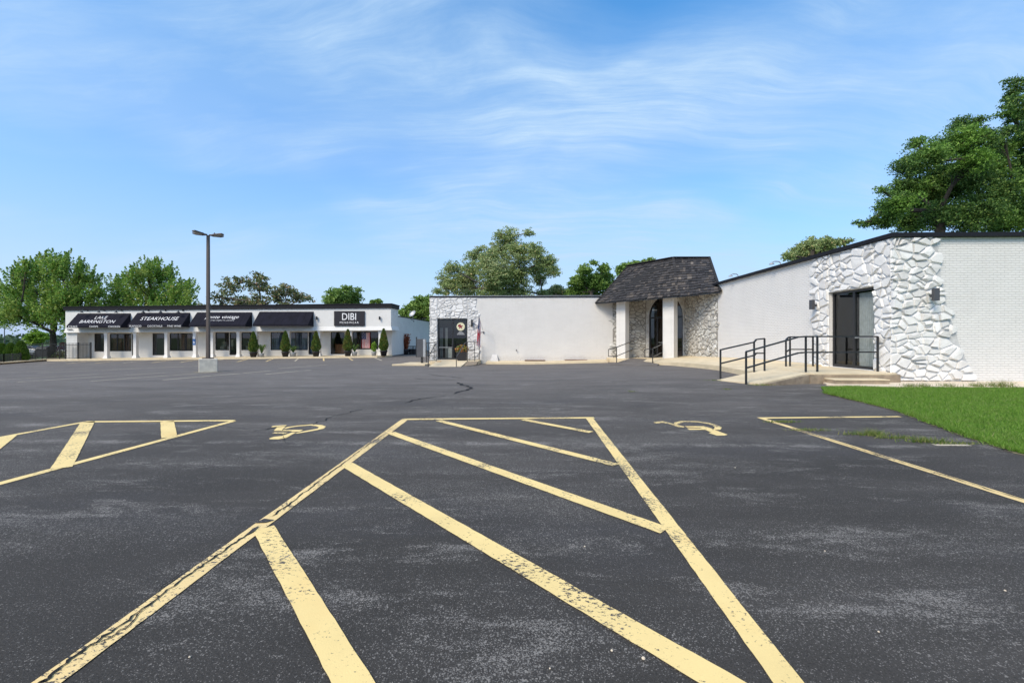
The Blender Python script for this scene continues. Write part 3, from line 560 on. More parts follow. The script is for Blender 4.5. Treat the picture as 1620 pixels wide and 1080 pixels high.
def stones(name, o, u, n, region, convex, keep, cw, ch_, dep, m, parent, gap=.012, tilt=.25, wild=.5):
    """irregular field stones: cells of jittered seeds, each lifted, tilted and facetted"""
    rs = random.Random(hash(name+str(o)) % 1000+5) if False else random.Random(int(abs(o[0]*97+o[1]*31))+len(name))
    s0, s1, t0, t1 = region; seeds = []; r = 0; t_ = t0-ch_
    while t_ < t1+ch_:
        s_ = s0-cw+(cw*.5 if r % 2 else 0)
        while s_ < s1+cw:
            if rs.random() > .20: seeds.append((s_+rs.uniform(-wild, wild)*cw, t_+rs.uniform(-wild, wild)*ch_))
            if rs.random() < .26: seeds.append((s_+rs.uniform(-.5, .5)*cw, t_+rs.uniform(-.5, .5)*ch_))
            s_ += cw
        t_ += ch_; r += 1
    asp = ch_/cw; O = Vector(o); U = Vector(u); Nn = Vector(n); mb = MB()
    for i, (a, b_) in enumerate(seeds):
        if not keep(a, b_): continue
        k1 = rs.uniform(.8, 1.25)
        cell = [(a-2*cw, b_-2*ch_), (a+2*cw, b_-2*ch_), (a+2*cw, b_+2*ch_), (a-2*cw, b_+2*ch_)]
        for j, (c, d) in enumerate(seeds):
            if i == j or abs(c-a) > 3*cw or abs(d-b_) > 3*ch_: continue
            # distances measured with the height stretched, so stones lie flat
            dx, dy = (c-a)*asp*1.0, (d-b_); mxx, myy = (a+c)/2, (b_+d)/2
            cell = clip_half(cell, dx, dy, dx*mxx+dy*myy)
            if len(cell) < 3: break
        for cv in (convex if not callable(convex) else convex(a, b_)):
            pc = cell
            for A, B, C in cv:
                pc = clip_half(pc, A, B, C)
                if len(pc) < 3: break
            if len(pc) < 3: continue
            p0 = shrink(pc, gap*rs.uniform(.5, 1.6))
            if len(p0) < 3: continue
            mn = min(max(p[0] for p in p0)-min(p[0] for p in p0), max(p[1] for p in p0)-min(p[1] for p in p0))
            if mn < .03: continue
            D = dep*rs.uniform(.30, 1.0)*min(1, mn/.15+.3); ins = min(.022+.015*rs.random(), mn*.2)
            p1 = shrink(p0, ins)
            if len(p1) < 3: p1 = p0
            cxm = sum(p[0] for p in p1)/len(p1); cym = sum(p[1] for p in p1)/len(p1); tx = rs.uniform(-tilt, tilt)*D*3; ty = rs.uniform(-tilt*.4, tilt*1.3)*D*3
            P3 = lambda p, d: O+U*p[0]+Vector((0, 0, p[1]))+Nn*d
            fz = lambda p: max(.012, D*.72+(p[0]-cxm)*tx+(p[1]-cym)*ty)
            top = [P3(p, fz(p)+rs.uniform(-.05, .05)*D) for p in p1]
            ring0 = [P3(p, 0) for p in p0]; nn_ = len(p1)
            if len(p0) != nn_: ring0 = [P3(p, 0) for p in p1]
            qx, qy = cxm+rs.uniform(-.28, .28)*mn, cym+rs.uniform(-.28, .28)*mn; cc = P3((qx, qy), fz((qx, qy))+D*rs.uniform(-.03, .22))
            flare = [P3((p[0]+(p[0]-cxm)*.02, p[1]+(p[1]-cym)*.02), max(.008, fz(p)-.02-.015*rs.random())) for p in p1]
            vs = ring0+flare+top+[cc]; fs = []
            for q in range(nn_):
                w = (q+1) % nn_; fs += [(q, w, nn_+w, nn_+q), (nn_+q, nn_+w, 2*nn_+w, 2*nn_+q), (2*nn_+q, 2*nn_+w, 3*nn_)]
            if U.cross(Vector((0, 0, 1))).dot(Nn) < 0: fs = [f[::-1] for f in fs]
            mb.add(vs, fs)
    return mb.build(name, m, parent)
def rectc(s0, s1, t0, t1): return [(-1, 0, -s0), (1, 0, s1), (0, -1, -t0), (0, 1, t1)]
def wall_holes(mb, o, u, n, s0, s1, t0, t1, holes, thick=.22, mi=0):
    """one wall skin with openings and their reveals"""
    O = Vector(o); U = Vector(u); Nn = Vector(n); ss = sorted({s0, s1, *[h[0] for h in holes], *[h[1] for h in holes]}); ts = sorted({t0, t1, *[h[2] for h in holes], *[h[3] for h in holes]})
    P = lambda s_, t_, d=0: O+U*s_+Vector((0, 0, t_))+Nn*d
    flip = U.cross(Vector((0, 0, 1))).dot(Nn) < 0
    def quad(vs): mb.add(vs[::-1] if flip else vs, [(0, 1, 2, 3)], mi)
    for a, b_ in zip(ss, ss[1:]):
        for c, d in zip(ts, ts[1:]):
            cm, dm = (a+b_)/2, (c+d)/2
            if any(h[0] < cm < h[1] and h[2] < dm < h[3] for h in holes): continue
            quad([P(a, c), P(b_, c), P(b_, d), P(a, d)])
    for a, b_, c, d in holes:
        quad([P(a, c), P(a, c, -thick), P(b_, c, -thick), P(b_, c)][::-1]); quad([P(a, d), P(b_, d), P(b_, d, -thick), P(a, d, -thick)][::-1])
        quad([P(a, c), P(a, d), P(a, d, -thick), P(a, c, -thick)][::-1]); quad([P(b_, c), P(b_, c, -thick), P(b_, d, -thick), P(b_, d)][::-1])
# ------------------------------------------------------------------ the long white brick building
WB = thing('brick_building', 'long L-shaped white painted brick building with stone facings, black roof edge and shingled corner canopy', 'building', (XW, YF, 0))
DS = (13.86, 15.85, .315, 2.97)         # near double door in the side wall (along y)
mbw = MB()
wall_holes(mbw, (XW, 0, 0), (0, 1, 0), (-1, 0, 0), YF, 29.8, -.5, ZT-.12, [DS], .2)
mbw.add([(XW, YF, -.2), (34, YF, -.2), (34, YF, ZT-.12), (XW, YF, ZT-.12)], [(0, 1, 2, 3)])
for (ax, ay), (bx_, by_) in (((34, YF), (34, 25)), ((34, 25), (18, 25)), ((18, 25), (18, 44))): mbw.add([(ax, ay, -.8), (bx_, by_, -.8), (bx_, by_, ZT-.12), (ax, ay, ZT-.12)], [(0, 1, 2, 3)])
mbw.add([(18, 44, -.8), (XL, 44, -.8), (XL, 44, ZT-.12), (18, 44, ZT-.12)], [(0, 1, 2, 3)])
mbw.add([(XL, 44, -.8), (XL, YM, -.8), (XL, YM, ZT-.12), (XL, 44, ZT-.12)], [(0, 1, 2, 3)])
d0 = onY(692, 504, YM); d1 = onY(739.5, 563.5, YM); DM = (d0[0], d1[0], zmid+.01, d0[2])
wall_holes(mbw, (0, YM, 0), (1, 0, 0), (0, -1, 0), XL, 9.2, -.9, ZT-.12, [DM], .2)
wallo = mbw.build('brick_wall', 'white_brick', WB)
# arched entry wall on the diagonal between side wall and middle wall
PA, PB = Vector((9.2, YM, 0)), Vector((XW, 29.8, 0)); UD = (PB-PA).normalized(); LD = (PB-PA).length; ND = Vector((UD.y, -UD.x, 0))
if ND.y > 0: ND = -ND
a0, a1 = .25, LD-.12; ac = (a0+a1)/2; ar = (a1-a0)/2; zs, rise = 2.85, 1.5
arc = [(ac-ar*math.cos(math.pi*i/20), zs+rise*math.sin(math.pi*i/20)) for i in range(21)]
mba = MB(); PD = lambda s_, t_, d=0: PA+UD*s_+Vector((0, 0, t_))+ND*d
mba.add([PD(0, -.6), PD(a0, -.6), PD(a0, zs), PD(0, zs)], [(0, 1, 2, 3)]); mba.add([PD(a1, -.6), PD(LD, -.6), PD(LD, zs), PD(a1, zs)], [(0, 1, 2, 3)])
mba.add([PD(0, zs), PD(a0, zs), PD(a0, 4.9), PD(0, 4.9)], [(0, 1, 2, 3)]); mba.add([PD(a1, zs), PD(LD, zs), PD(LD, 4.9), PD(a1, 4.9)], [(0, 1, 2, 3)])
for (s_, t_), (s2, t2) in zip(arc, arc[1:]):
    mba.add([PD(s_, t_), PD(s2, t2), PD(s2, 4.9), PD(s_, 4.9)], [(0, 1, 2, 3)]); mba.add([PD(s_, t_), PD(s_, t_, -.2), PD(s2, t2, -.2), PD(s2, t2)], [(0, 1, 2, 3)])
for s_ in (a0, a1): mba.add([PD(s_, -.6), PD(s_, -.6, -.2), PD(s_, zs, -.2), PD(s_, zs)], [(0, 1, 2, 3)])
mba.build('entry_wall', 'joint_light', WB)
# stone facings
fxe = lambda t_: 12.42+1.15*max(0, 1-max(0, t_)/4.37)**1.8
sb = MB(); sb.add([(XW-.015, YF-.02, .05), (fxe(0), YF-.02, .05), (fxe(1), YF-.02, 1), (fxe(2), YF-.02, 2), (fxe(3), YF-.02, 3), (fxe(4.36), YF-.02, 4.36), (XW-.015, YF-.02, 4.36)], [(0,1,2,3,4,5,6)])
sb.build('stone_backing', 'joint_light', WB); sb = MB()
for a, b_, c, d in ((YF-.02, DS[0]-.01, .0, 4.36), (DS[1]+.01, 16.75, .0, 4.36), (DS[0]-.01, DS[1]+.01, DS[3]+.01, 4.36)): sb.add([(XW-.015, a, c), (XW-.015, b_, c), (XW-.015, b_, d), (XW-.015, a, d)], [(0,1,2,3)])
sb.build('stone_backing', 'joint_light', WB)
stones('stone_facing', (0, YF-.02, 0), (1, 0, 0), (0, -1, 0), (XW-.15, 13.9, .05, 4.36), [rectc(XW-.10, 14, .05, 4.36)], lambda s_, t_: s_ < fxe(t_)+.02 and s_ > XW-.3 and -.2 < t_ < 4.6, .35, .19, .14, 'white_stone', WB, .008, .30, .52)
stones('stone_facing', (XW-.015, 0, 0), (0, 1, 0), (-1, 0, 0), (YF, 17, .2, 4.36), [rectc(YF-.03, DS[0], .2, 4.36), rectc(DS[0], DS[1], DS[3], 4.36), rectc(DS[1], 18, .2, 4.36)], lambda s_, t_: s_ < 16.72 and -.2 < t_ < 4.6, .37, .23, .11, 'white_stone', WB, .008, .32, .52)
# alcove stone
sb = MB(); sb.add([(XW-.012, 24.75, -.4), (XW-.012, 29.8, -.4), (XW-.012, 29.8, 4.85), (XW-.012, 24.75, 3.96)], [(0,1,2,3)]); sb.build('stone_backing', 'joint_dark', WB); sb = MB(); sb.add([(6.75, YM-.012, -.5), (9.2, YM-.012, -.5), (9.2, YM-.012, 4.9), (6.75, YM-.012, 4.9)], [(0,1,2,3)])
sb.build('stone_backing', 'joint_dark', WB)
stones('stone_facing', (XW-.012, 0, 0), (0, 1, 0), (-1, 0, 0), (24.7, 29.8, -.3, 4.9), [rectc(24.2, 29.78, -.3, 4.9)+[(-.172, 1, 3.98-.172*24.5)]], lambda s_, t_: 24.75 < s_ < 30.2, .38, .22, .09, 'grey_stone', WB, .016, .35)
stones('stone_facing', (0, YM-.012, 0), (1, 0, 0), (0, -1, 0), (6.7, 9.2, -.4, 4.9), [rectc(6.3, 9.18, -.4, 4.9)], lambda s_, t_: 6.7 < s_ < 9.6, .40, .20, .09, 'grey_stone', WB, .016, .35)
def arch_clip(a, b_):
    if b_ < zs: return [rectc(0, a0-.02, -.4, zs), rectc(a1+.02, LD, -.4, zs)]
    th = math.atan2((b_-zs)/rise, (a-ac)/ar); nx, ny = math.cos(th)/ar, math.sin(th)/rise; l = math.hypot(nx, ny); nx /= l; ny /= l
    px_, py_ = ac+ar*math.cos(th), zs+rise*math.sin(th); return [rectc(0, LD, zs, 4.9)+[(-nx, -ny, -(nx*px_+ny*py_)-.03)]]
stones('stone_facing', tuple(PA), tuple(UD), tuple(ND), (0, LD, -.4, 4.9), arch_clip, lambda s_, t_: t_ < zs or ((s_-ac)/ar)**2+((t_-zs)/rise)**2 > 1, .36, .20, .07, 'grey_stone', WB, .014, .35)
# stone at the middle door
o0 = onY(757, 570, YM)[0]
cl = [rectc(XL, DM[0], -.35, 4.36), rectc(DM[1], o0+.6, -.35, 4.36), rectc(DM[0], DM[1], DM[3], 4.36)]
sb = MB(); 
for a, b_, c, d in ((XL-.012, DM[0]-.005, -.4, 4.36), (DM[1]+.005, o0-.25, -.4, 4.36), (DM[0]-.005, DM[1]+.005, DM[3]+.005, 4.36)): sb.add([(a, YM-.012, c), (b_, YM-.012, c), (b_, YM-.012, d), (a, YM-.012, d)], [(0,1,2,3)])
sb.add([(XL-.012, YM+2.5, -.5), (XL-.012, YM-.012, -.5), (XL-.012, YM-.012, 4.36), (XL-.012, YM+2.5, 4.36)], [(0,1,2,3)])
sb.build('stone_backing', 'joint_light', WB)
stones('stone_facing', (0, YM-.012, 0), (1, 0, 0), (0, -1, 0), (XL, o0, -.35, 4.36), cl, lambda s_, t_: s_ < o0-.05, .44, .21, .10, 'door_stone', WB, .009, .35)
stones('stone_facing', (XL-.012, 0, 0), (0, 1, 0), (-1, 0, 0), (YM, 34.5, -.35, 4.36), [rectc(YM-.05, 35, -.35, 4.36)], lambda s_, t_: s_ < 34.4, .44, .21, .10, 'door_stone', WB, .009, .35)
# roof slab and black edge metal
mb = MB(); mb.box((XW+.1, YF+.1, ZT-.3), (33.9, 24.9, ZT-.2)); mb.box((XW+.1, 24.9, ZT-.31), (17.9, YM+.1, ZT-.21)); mb.box((XL+.1, YM+.1, ZT-.302), (17.9, 43.9, ZT-.202)); mb.add([(XW+.1, 29.7, ZT-.25), (XW+.1, YM+.1, ZT-.25), (9.3, YM+.1, ZT-.25)], [(0,1,2)])
mb.build('roof', 'grey_metal', WB)
mb = MB(); e_ = .14
mb.box((XW-e_, YF-e_, ZT-.12), (34.1, YF+.12, ZT)); mb.box((XW-e_, YF+.12, ZT-.12), (XW+.12, 27.2, ZT)); mb.build('roof_edge', 'cap_metal', WB)
mb = MB(); mb.box((XL-.07, YM-.07, ZT-.10), (7.0, YM+.2, ZT-.015)); mb.box((XL-.07, YM+.2, ZT-.10), (XL+.2, 44, ZT-.015)); mb.build('roof_edge', 'cap_metal', WB)
mb = MB(); mb.box((XL-.03, YM-.03, ZT-.014), (7.0, YM+.19, ZT+.02)); mb.build('roof_flashing', 'galvanized', WB)
# canopy: mansard of wood shakes over two brick columns
zE, zTp = 3.90, 6.55
A = Vector(onZ(942, 479.5, zE)); B = Vector(onZ(1072.4, 468.4, zE)); C = Vector(onZ(1139.4, 461.5, zE)); TL = Vector(onZ(993, 421, zTp)); TM = Vector(onZ(1065, 408, zTp)); TR = Vector(onZ(1121, 408, zTp))
AE, CE = Vector((8.0, 40.0, zE)), Vector((13.2, 27.2, zE)); TE = Vector((9.6, 36.0, zTp)); TC = Vector((13.3, 33.5, zTp))
# eave height of the roof solid, with its fascia return
mb = MB(); vs = [A, B, C, CE, AE, TL, TM, TR, TC, TE]
mb.add(vs, [(0,1,6,5), (1,2,7,6), (2,3,8,7), (4,0,5,9), (5,6,7,8,9), (3,4,9,8)])
canopy = mb.build('shingle_roof', 'shake_base', WB)
mb = MB(); dz = Vector((0, 0, .12))
inn = lambda p: p+Vector((.0, 0, .02))
mb.add([A-dz*.6, B-dz*.6, C-dz*.6, C+dz*.1, B+dz*.1, A+dz*.1], [(0,1,4,5), (1,2,3,4)]); mb.build('eave_board', 'black_metal', WB)
sa, sb_, sc_ = A+Vector((.06,.08,.0)), B+Vector((.06,.06,.0)), Vector((XW-.012, C.y+.1, zE)); mb = MB(); mb.add([sa, sb_, (9.2, YM-.02, 4.86), (6.1, YM-.02, 4.34)], [(0,1,2,3)]); mb.add([sb_, sc_, (XW-.012, 29.8, 4.86), (9.2, YM-.02, 4.86)], [(0,1,2,3)]); mb.build('soffit', 'soffit', WB)
def shakes(P0, P1, Q1, Q0, rows, w, mb):
    """P0-P1 eave, Q0-Q1 ridge"""
    nrm = ((P1-P0).cross(Q0-P0)).normalized()
    if nrm.z < 0: nrm = -nrm
    for r in range(rows):
        t0_, t1_ = r/rows, (r+1.25)/rows
        a, b_ = P0.lerp(Q0, t0_), P1.lerp(Q1, t0_); L_ = (b_-a).length; s_ = -random.random()*w*.4/L_
        while s_ < 1:
            ww = w*random.uniform(.45, 1.35)/L_; s2 = min(1, s_+ww); s1_ = max(0, s_)
            if s2-s1_ > .004:
                j = random.uniform(-.013, .013); tt0 = t0_+j
                g_ = .004/L_; lo0 = P0.lerp(Q0, tt0).lerp(P1.lerp(Q1, tt0), s1_+g_); lo1 = P0.lerp(Q0, tt0).lerp(P1.lerp(Q1, tt0), s2-g_)
                t1c = min(1.0, t1_); hi0 = P0.lerp(Q0, t1c).lerp(P1.lerp(Q1, t1c), s1_+g_); hi1 = P0.lerp(Q0, t1c).lerp(P1.lerp(Q1, t1c), s2-g_)
                th = random.uniform(.045, .08); n0 = nrm*.012; n1 = nrm*(.012+th)
                mb.hexa([lo0+n0, lo1+n0, hi1+n0*.3, hi0+n0*.3, lo0+n1, lo1+n1, hi1+n0*1.2, hi0+n0*1.2])
            s_ += ww
mb = MB(); shakes(A, B, TM, TL, 15, .26, mb); shakes(B, C, TR, TM, 15, .22, mb); shakes(AE, A, TL, TE, 15, .3, mb)
mb.build('shakes', 'wood_shake', canopy)
for p, q in ((B, TM), (A, TL)):      # hip caps
    mb = MB()
    for k in range(15):
        a, b_ = p.lerp(q, k/15), p.lerp(q, (k+1.15)/15); mb.bar(a+Vector((-.02,-.05,.045)), b_+Vector((0,-.03,.02)), .17, .03)
    mb.build('hip_cap', 'wood_shake', canopy)
mb = MB(); mb.bar(TL+Vector((-.05,-.05,.04)), TM+Vector((-.03,-.06,.04)), .22, .05); mb.bar(TM+Vector((-.03,-.06,.04)), TR+Vector((.05,-.06,.04)), .22, .05); mb.build('ridge_board', 'shake_base', canopy)
mb = MB(); mb.bar(C+Vector((.0,-.03,.06)), TR+Vector((.03,-.05,.03)), .14, .06); mb.build('hip_board', 'shake_base', canopy)
dd = (B-A).normalized(); dd.z = 0; nv = Vector((dd.y, -dd.x, 0)); nv = -nv if nv.y > 0 else nv
for px, py in ((1065.6, 573), (988.5, 577)):
    x_, y_ = gnd(px, py+ (2.5 if px > 1000 else -1)); 
    c0 = Vector(onZ(px, 470.3 if px > 1000 else 476.8, zE)); c0.z = 0
    c0 = c0+Vector((.07, .16, 0)); zb = g(c0.x, c0.y)-.2; nb_ = -nv
    w1, w2 = (.80, .42); p = [c0, c0+nb_*w2, c0-dd*w1+nb_*w2, c0-dd*w1]
    mb = MB(); mb.hexa([q+Vector((0,0,zb)) for q in p]+[q+Vector((0,0,zE+.13)) for q in p]); bpy_o = mb.build('column', 'column_brick', WB)
# ------ glazed doors
def glazed(name, o, u, n, s0, s1, t0, t1, parent, leaves=2, depth=.1, bar=.06, midbar=None, handle=None, sub='door_leaf'):
    O = Vector(o); U = Vector(u); Nn = Vector(n); P = lambda s_, t_, d=0: O+U*s_+Vector((0, 0, t_))+Nn*d
    mb = MB()
    def br(a, b_, c, d, dd_=.0, th=.07):
        q = [P(a, c, dd_-th), P(b_, c, dd_-th), P(b_, c, dd_), P(a, c, dd_), P(a, d, dd_-th), P(b_, d, dd_-th), P(b_, d, dd_), P(a, d, dd_)]; mb.hexa(q)
    br(s0, s0+bar, t0, t1, -depth); br(s1-bar, s1, t0, t1, -depth); br(s0+bar, s1-bar, t1-bar, t1, -depth); br(s0+bar, s1-bar, t0, t0+bar*1.3, -depth)
    w = (s1-s0)/leaves
    for i in range(1, leaves): br(s0+w*i-bar*.6, s0+w*i+bar*.6, t0+bar*1.3, t1-bar, -depth)
    if midbar: br(s0+bar, s1-bar, midbar-.03, midbar+.03, -depth-.003)
    fr_ = mb.build(name, 'black_metal', parent)
    mb = MB(); mb.add([P(s0+.01, t0+.01, -depth-.04), P(s1-.01, t0+.01, -depth-.04), P(s1-.01, t1-.01, -depth-.04), P(s0+.01, t1-.01, -depth-.04)], [(0,1,2,3)]); mb.build('pane', 'glass', fr_)
    if handle:
        for a, b_, z_ in handle:
            mb = MB(); mb.bar(P(a, z_, -depth+.05), P(b_, z_, -depth+.05), .022, .035); mb.bar(P(a, z_, -depth-.02), P(a, z_, -depth+.06), .02, .06); mb.bar(P(b_, z_, -depth-.02), P(b_, z_, -depth+.06), .02, .06); mb.build('push_bar', 'galvanized', fr_)
    return fr_
near_door = glazed('glass_door', (XW, 0, 0), (0, 1, 0), (-1, 0, 0), DS[0]+.005, DS[1]-.005, DS[2], DS[3], WB, 2, .10, .075, None, [(DS[0]+.12, DS[0]+.86, 1.36)])
mb = MB()
for i in range(10):
    y = 13.95+i*.085; mb.box((XW+.24, y, .36), (XW+.255+.03*(i % 2), y+.075, 2.85))
mb.build('curtain', 'curtain_white', near_door)
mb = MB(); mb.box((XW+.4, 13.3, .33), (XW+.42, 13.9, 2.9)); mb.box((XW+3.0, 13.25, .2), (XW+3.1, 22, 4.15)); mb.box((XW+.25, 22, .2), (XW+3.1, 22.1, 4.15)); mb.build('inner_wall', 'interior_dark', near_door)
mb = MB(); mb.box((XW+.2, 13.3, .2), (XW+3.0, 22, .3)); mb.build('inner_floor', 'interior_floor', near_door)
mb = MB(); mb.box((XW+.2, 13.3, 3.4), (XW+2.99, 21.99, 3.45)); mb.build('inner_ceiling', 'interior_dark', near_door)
mid_door = glazed('glass_door', (0, YM, 0), (1, 0, 0), (0, -1, 0), DM[0]+.005, DM[1]-.005, DM[2], DM[3], WB, 2, .10, .09, None, [(DM[0]+.14, DM[0]+1.1, .62)])
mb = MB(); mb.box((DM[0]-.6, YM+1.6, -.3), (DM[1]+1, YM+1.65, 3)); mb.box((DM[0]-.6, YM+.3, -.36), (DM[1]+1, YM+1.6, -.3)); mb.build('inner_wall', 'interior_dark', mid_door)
mb = MB(); mb.box((DM[0]+.1, YM+.5, -.25), (DM[0]+.32, YM+.52, 2.1)); mb.box((DM[0]+.50, YM+.55, -.25), (DM[0]+.68, YM+.57, 2.1)); mb.build('curtain', 'blind_grey', mid_door)
mb = MB(); mb.box((DM[0]+.6, YM+.6, -.3), (DM[0]+1.0, YM+.9, .55)); mb.build('white_cabinet', 'curtain_white', mid_door)
# round emblem and lettering lines on the fixed pane
ex, ez = onY(728.5, 516.5, YM)[0], onY(728.5, 516.5, YM)[2]
mb = MB(); n_ = 28; r_ = .31
mb.add([(ex+r_*math.cos(6.283*i/n_), YM+.115, ez+r_*math.sin(6.283*i/n_)) for i in range(n_)], [tuple(range(n_))]); em = mb.build('emblem', 'emblem_cream', mid_door)
mb = MB(); bird = [(-.20,.12),(-.02,.20),(.02,.08),(.20,.10),(.08,-.02),(.12,-.16),(-.02,-.08),(-.14,-.18),(-.10,-.02),(-.22,.0)]
mb.add([(ex+a, YM+.111, ez+b_) for a, b_ in bird][::1], [tuple(range(len(bird)))]); mb.build('emblem_figure', 'emblem_red', em)
mb = MB()
for k, (w_, z_) in enumerate(((.18, -.40), (.34, -.47), (.46, -.54), (.52, -.61))): mb.box((ex-.02-w_*.5, YM+.108, ez+z_), (ex-.02+w_*.62, YM+.112, ez+z_+.045))
mb.build('window_lettering', 'grey_lettering', mid_door)
# arched door
mb = MB()
arcI = [(ac-(ar-.09)*math.cos(math.pi*i/20), zs+(rise-.09)*math.sin(math.pi*i/20)) for i in range(21)]
for i in range(20):
    q = [PD(*arc[i], -.15), PD(*arc[i+1], -.15), PD(*arc[i+1], -.07), PD(*arc[i], -.07)]; w = [PD(*arcI[i], -.15), PD(*arcI[i+1], -.15), PD(*arcI[i+1], -.07), PD(*arcI[i], -.07)]
    mb.add([q[3], q[2], w[2], w[3]], [(0,1,2,3)]); mb.add([w[3], w[2], w[1], w[0]], [(0,1,2,3)])
def dbar(a, b_, c, d): mb.hexa([PD(a, c, -.15), PD(b_, c, -.15), PD(b_, c, -.07), PD(a, c, -.07), PD(a, d, -.15), PD(b_, d, -.15), PD(b_, d, -.07), PD(a, d, -.07)])
dbar(a0, a0+.09, -.12, zs); dbar(a1-.09, a1, -.12, zs); dbar(a0+.09, a1-.09, zs-.11, zs+.01); dbar(a0+.09, a1-.09, -.12, .06); dbar(ac-.75, ac-.63, .06, zs-.11); dbar(ac+.63, ac+.75, .06, zs-.11); dbar(ac-.06, ac+.06, .06, zs-.11)
arch = mb.build('arched_entrance', 'black_metal', WB)
mb = MB(); mb.add([PD(a0, -.1, -.11), PD(a1, -.1, -.11)]+[PD(s_, t_, -.11) for s_, t_ in arc[::-1]], [tuple(range(23))]); mb.build('pane', 'glass', arch)
mb = MB(); mb.hexa([PD(a0-.3, -.3, -1.6), PD(a1+.3, -.3, -1.6), PD(a1+.3, -.3, -1.5), PD(a0-.3, -.3, -1.5), PD(a0-.3, 4.8, -1.6), PD(a1+.3, 4.8, -1.6), PD(a1+.3, 4.8, -1.5), PD(a0-.3, 4.8, -1.5)]); mb.build('inner_wall', 'interior_warm', arch)
mb = MB(); mb.hexa([PD(ac-.3, -.2, -.9), PD(ac+.05, -.2, -.9), PD(ac+.05, -.2, -.85), PD(ac-.3, -.2, -.85), PD(ac-.3, 2.7, -.9), PD(ac+.05, 2.7, -.9), PD(ac+.05, 2.7, -.85), PD(ac-.3, 2.7, -.85)]); mb.build('inner_panel', 'orange_wood', arch)
mb = MB(); mb.bar(PD(ac-.55, 1.0, -.03), PD(ac-.1, 1.0, -.03), .03, .04); mb.build('push_bar', 'galvanized', arch)
# wall lights of the white building
def updown(c, n, parent, w=.11, h=.36):
    c = Vector(c); n = Vector(n).normalized(); s_ = Vector((-n.y, n.x, 0)); mb = MB()
    mb.tube(c-Vector((0,0,.02)), c+n*.14-Vector((0,0,.02)), .05, .05, 8); k = c+n*.20
    p = [k-n*w*.6-s_*w*.6, k-n*w*.6+s_*w*.6, k+n*w*.6+s_*w*.6, k+n*w*.6-s_*w*.6]
    mb.hexa([q-Vector((0,0,h/2)) for q in p]+[q+Vector((0,0,h/2)) for q in p]); return mb.build('wall_light', 'grey_metal', parent, bevel=.006)
l1 = onY(1472, 467, YF-.1); updown((l1[0], YF-.12, l1[2]), (-.25, -1, 0), WB)
l2 = onX(1292, 482, XW-.08); updown((XW-.10, l2[1], l2[2]), (-1, -.3, 0), WB)
l3 = onY(747, 512, YM); mb = MB(); mb.box((l3[0]-.06, YM-.30, l3[2]-.12), (l3[0]+.06, YM-.12, l3[2]+.2)); mb.tube((l3[0], YM-.12, l3[2]), (l3[0], YM-.02, l3[2]), .05); mb.lathe((l3[0], YM-.21, l3[2]+.2), [(.12, 0), (.03, .12)], 8); mb.lathe((l3[0], YM-.21, l3[2]-.24), [(.03, 0), (.09, .12)], 8); mb.build('wall_lantern', 'black_metal', WB)
# two small gooseneck hoods standing above the side parapet
for px, py in ((1163, 434), (1229, 413.5)):
    q = onX(px, py+4, XW); b0 = Vector((XW+.1, q[1]-.1, ZT-.02)); mb = MB(); r_ = .022
    pts = [b0, b0+Vector((0,0,.14)), b0+Vector((-.07,0,.20)), b0+Vector((-.26,0,.21)), b0+Vector((-.38,0,.16))]
    for u_, v_ in zip(pts, pts[1:]): mb.tube(u_, v_, r_, r_, 6)
    mb.lathe(pts[-1]+Vector((0,0,-.08)), [(.11, 0), (.08, .05), (.03, .08)], 12); mb.build('gooseneck_light', 'galvanized', WB)
# small things on the middle wall
q = onY(817, 553.7, YM); mb = MB(); mb.tube((q[0], YM-.12, q[2]), (q[0], YM, q[2]), .03); mb.tube((q[0], YM-.11, q[2]-.08), (q[0], YM-.11, q[2]+.06), .03); mb.build('hose_tap', 'grey_metal', WB)
q = onY(777, 561, YM); q2 = onY(789, 570, YM); mb = MB(); mb.hexa([(q[0]-.1, YM-.45, q2[2]-.12), (q2[0], YM-.45, q2[2]-.12), (q2[0], YM-.005, q2[2]-.12), (q[0]-.1, YM-.005, q2[2]-.12), (q[0]+.1, YM-.12, q[2]), (q2[0]-.12, YM-.12, q[2]), (q2[0]-.12, YM-.005, q[2]), (q[0]+.1, YM-.005, q[2])]); mb.build('crawl_hatch', 'white_brick', WB)
for i, (x0, x1) in enumerate(((830, 862), (893, 928))):
    a, b_ = onY(x0, 569, YM), onY(x1, 569, YM); z_ = g(a[0], YM)+.20; mb = MB(); mb.box((a[0], YM-.42, z_), (b_[0], YM-.06, z_+.06)); tag(mb.build('wooden_board', 'board_wood', bevel=.01), ['weathered brown board lying against the white wall, nearer the hose tap', 'weathered brown board lying against the white wall, nearer the shingled canopy'][i], 'board', 'boards at the wall base')
# ------------------------------------------------------------------ railings
def railing(label, posts, top, lows, extra=(), r=.021, post=.045, group='black metal railings at the ramps', smooth=False):
    t = thing('railing', label, 'railing', posts[0][:2]+(posts[0][2],), group)
    for x, y, z0_, z1_ in posts:
        mb = MB(); mb.box((x-post/2, y-post/2, z0_-.03), (x+post/2, y+post/2, z1_)); mb.build('post', 'black_metal', t)
    for nm, ln in (('handrail', top), ('lower_rail', lows)):
        mb = MB()
        for a, b_ in zip(ln, ln[1:]): mb.bar(a, b_, .042, .042)
        if ln: mb.build(nm, 'black_metal', t)
    for ln in extra:
        mb = MB()
        for a, b_ in zip(ln, ln[1:]): mb.bar(a, b_, .035, .035)
        mb.build('end_loop', 'black_metal', t)
    return t
p1 = gnd(1139.8, 600.5); p1b = (7.75, 14.55); p1c = (8.15, 14.65)
z1a = CH-(553.0-534)*p1[1]/F
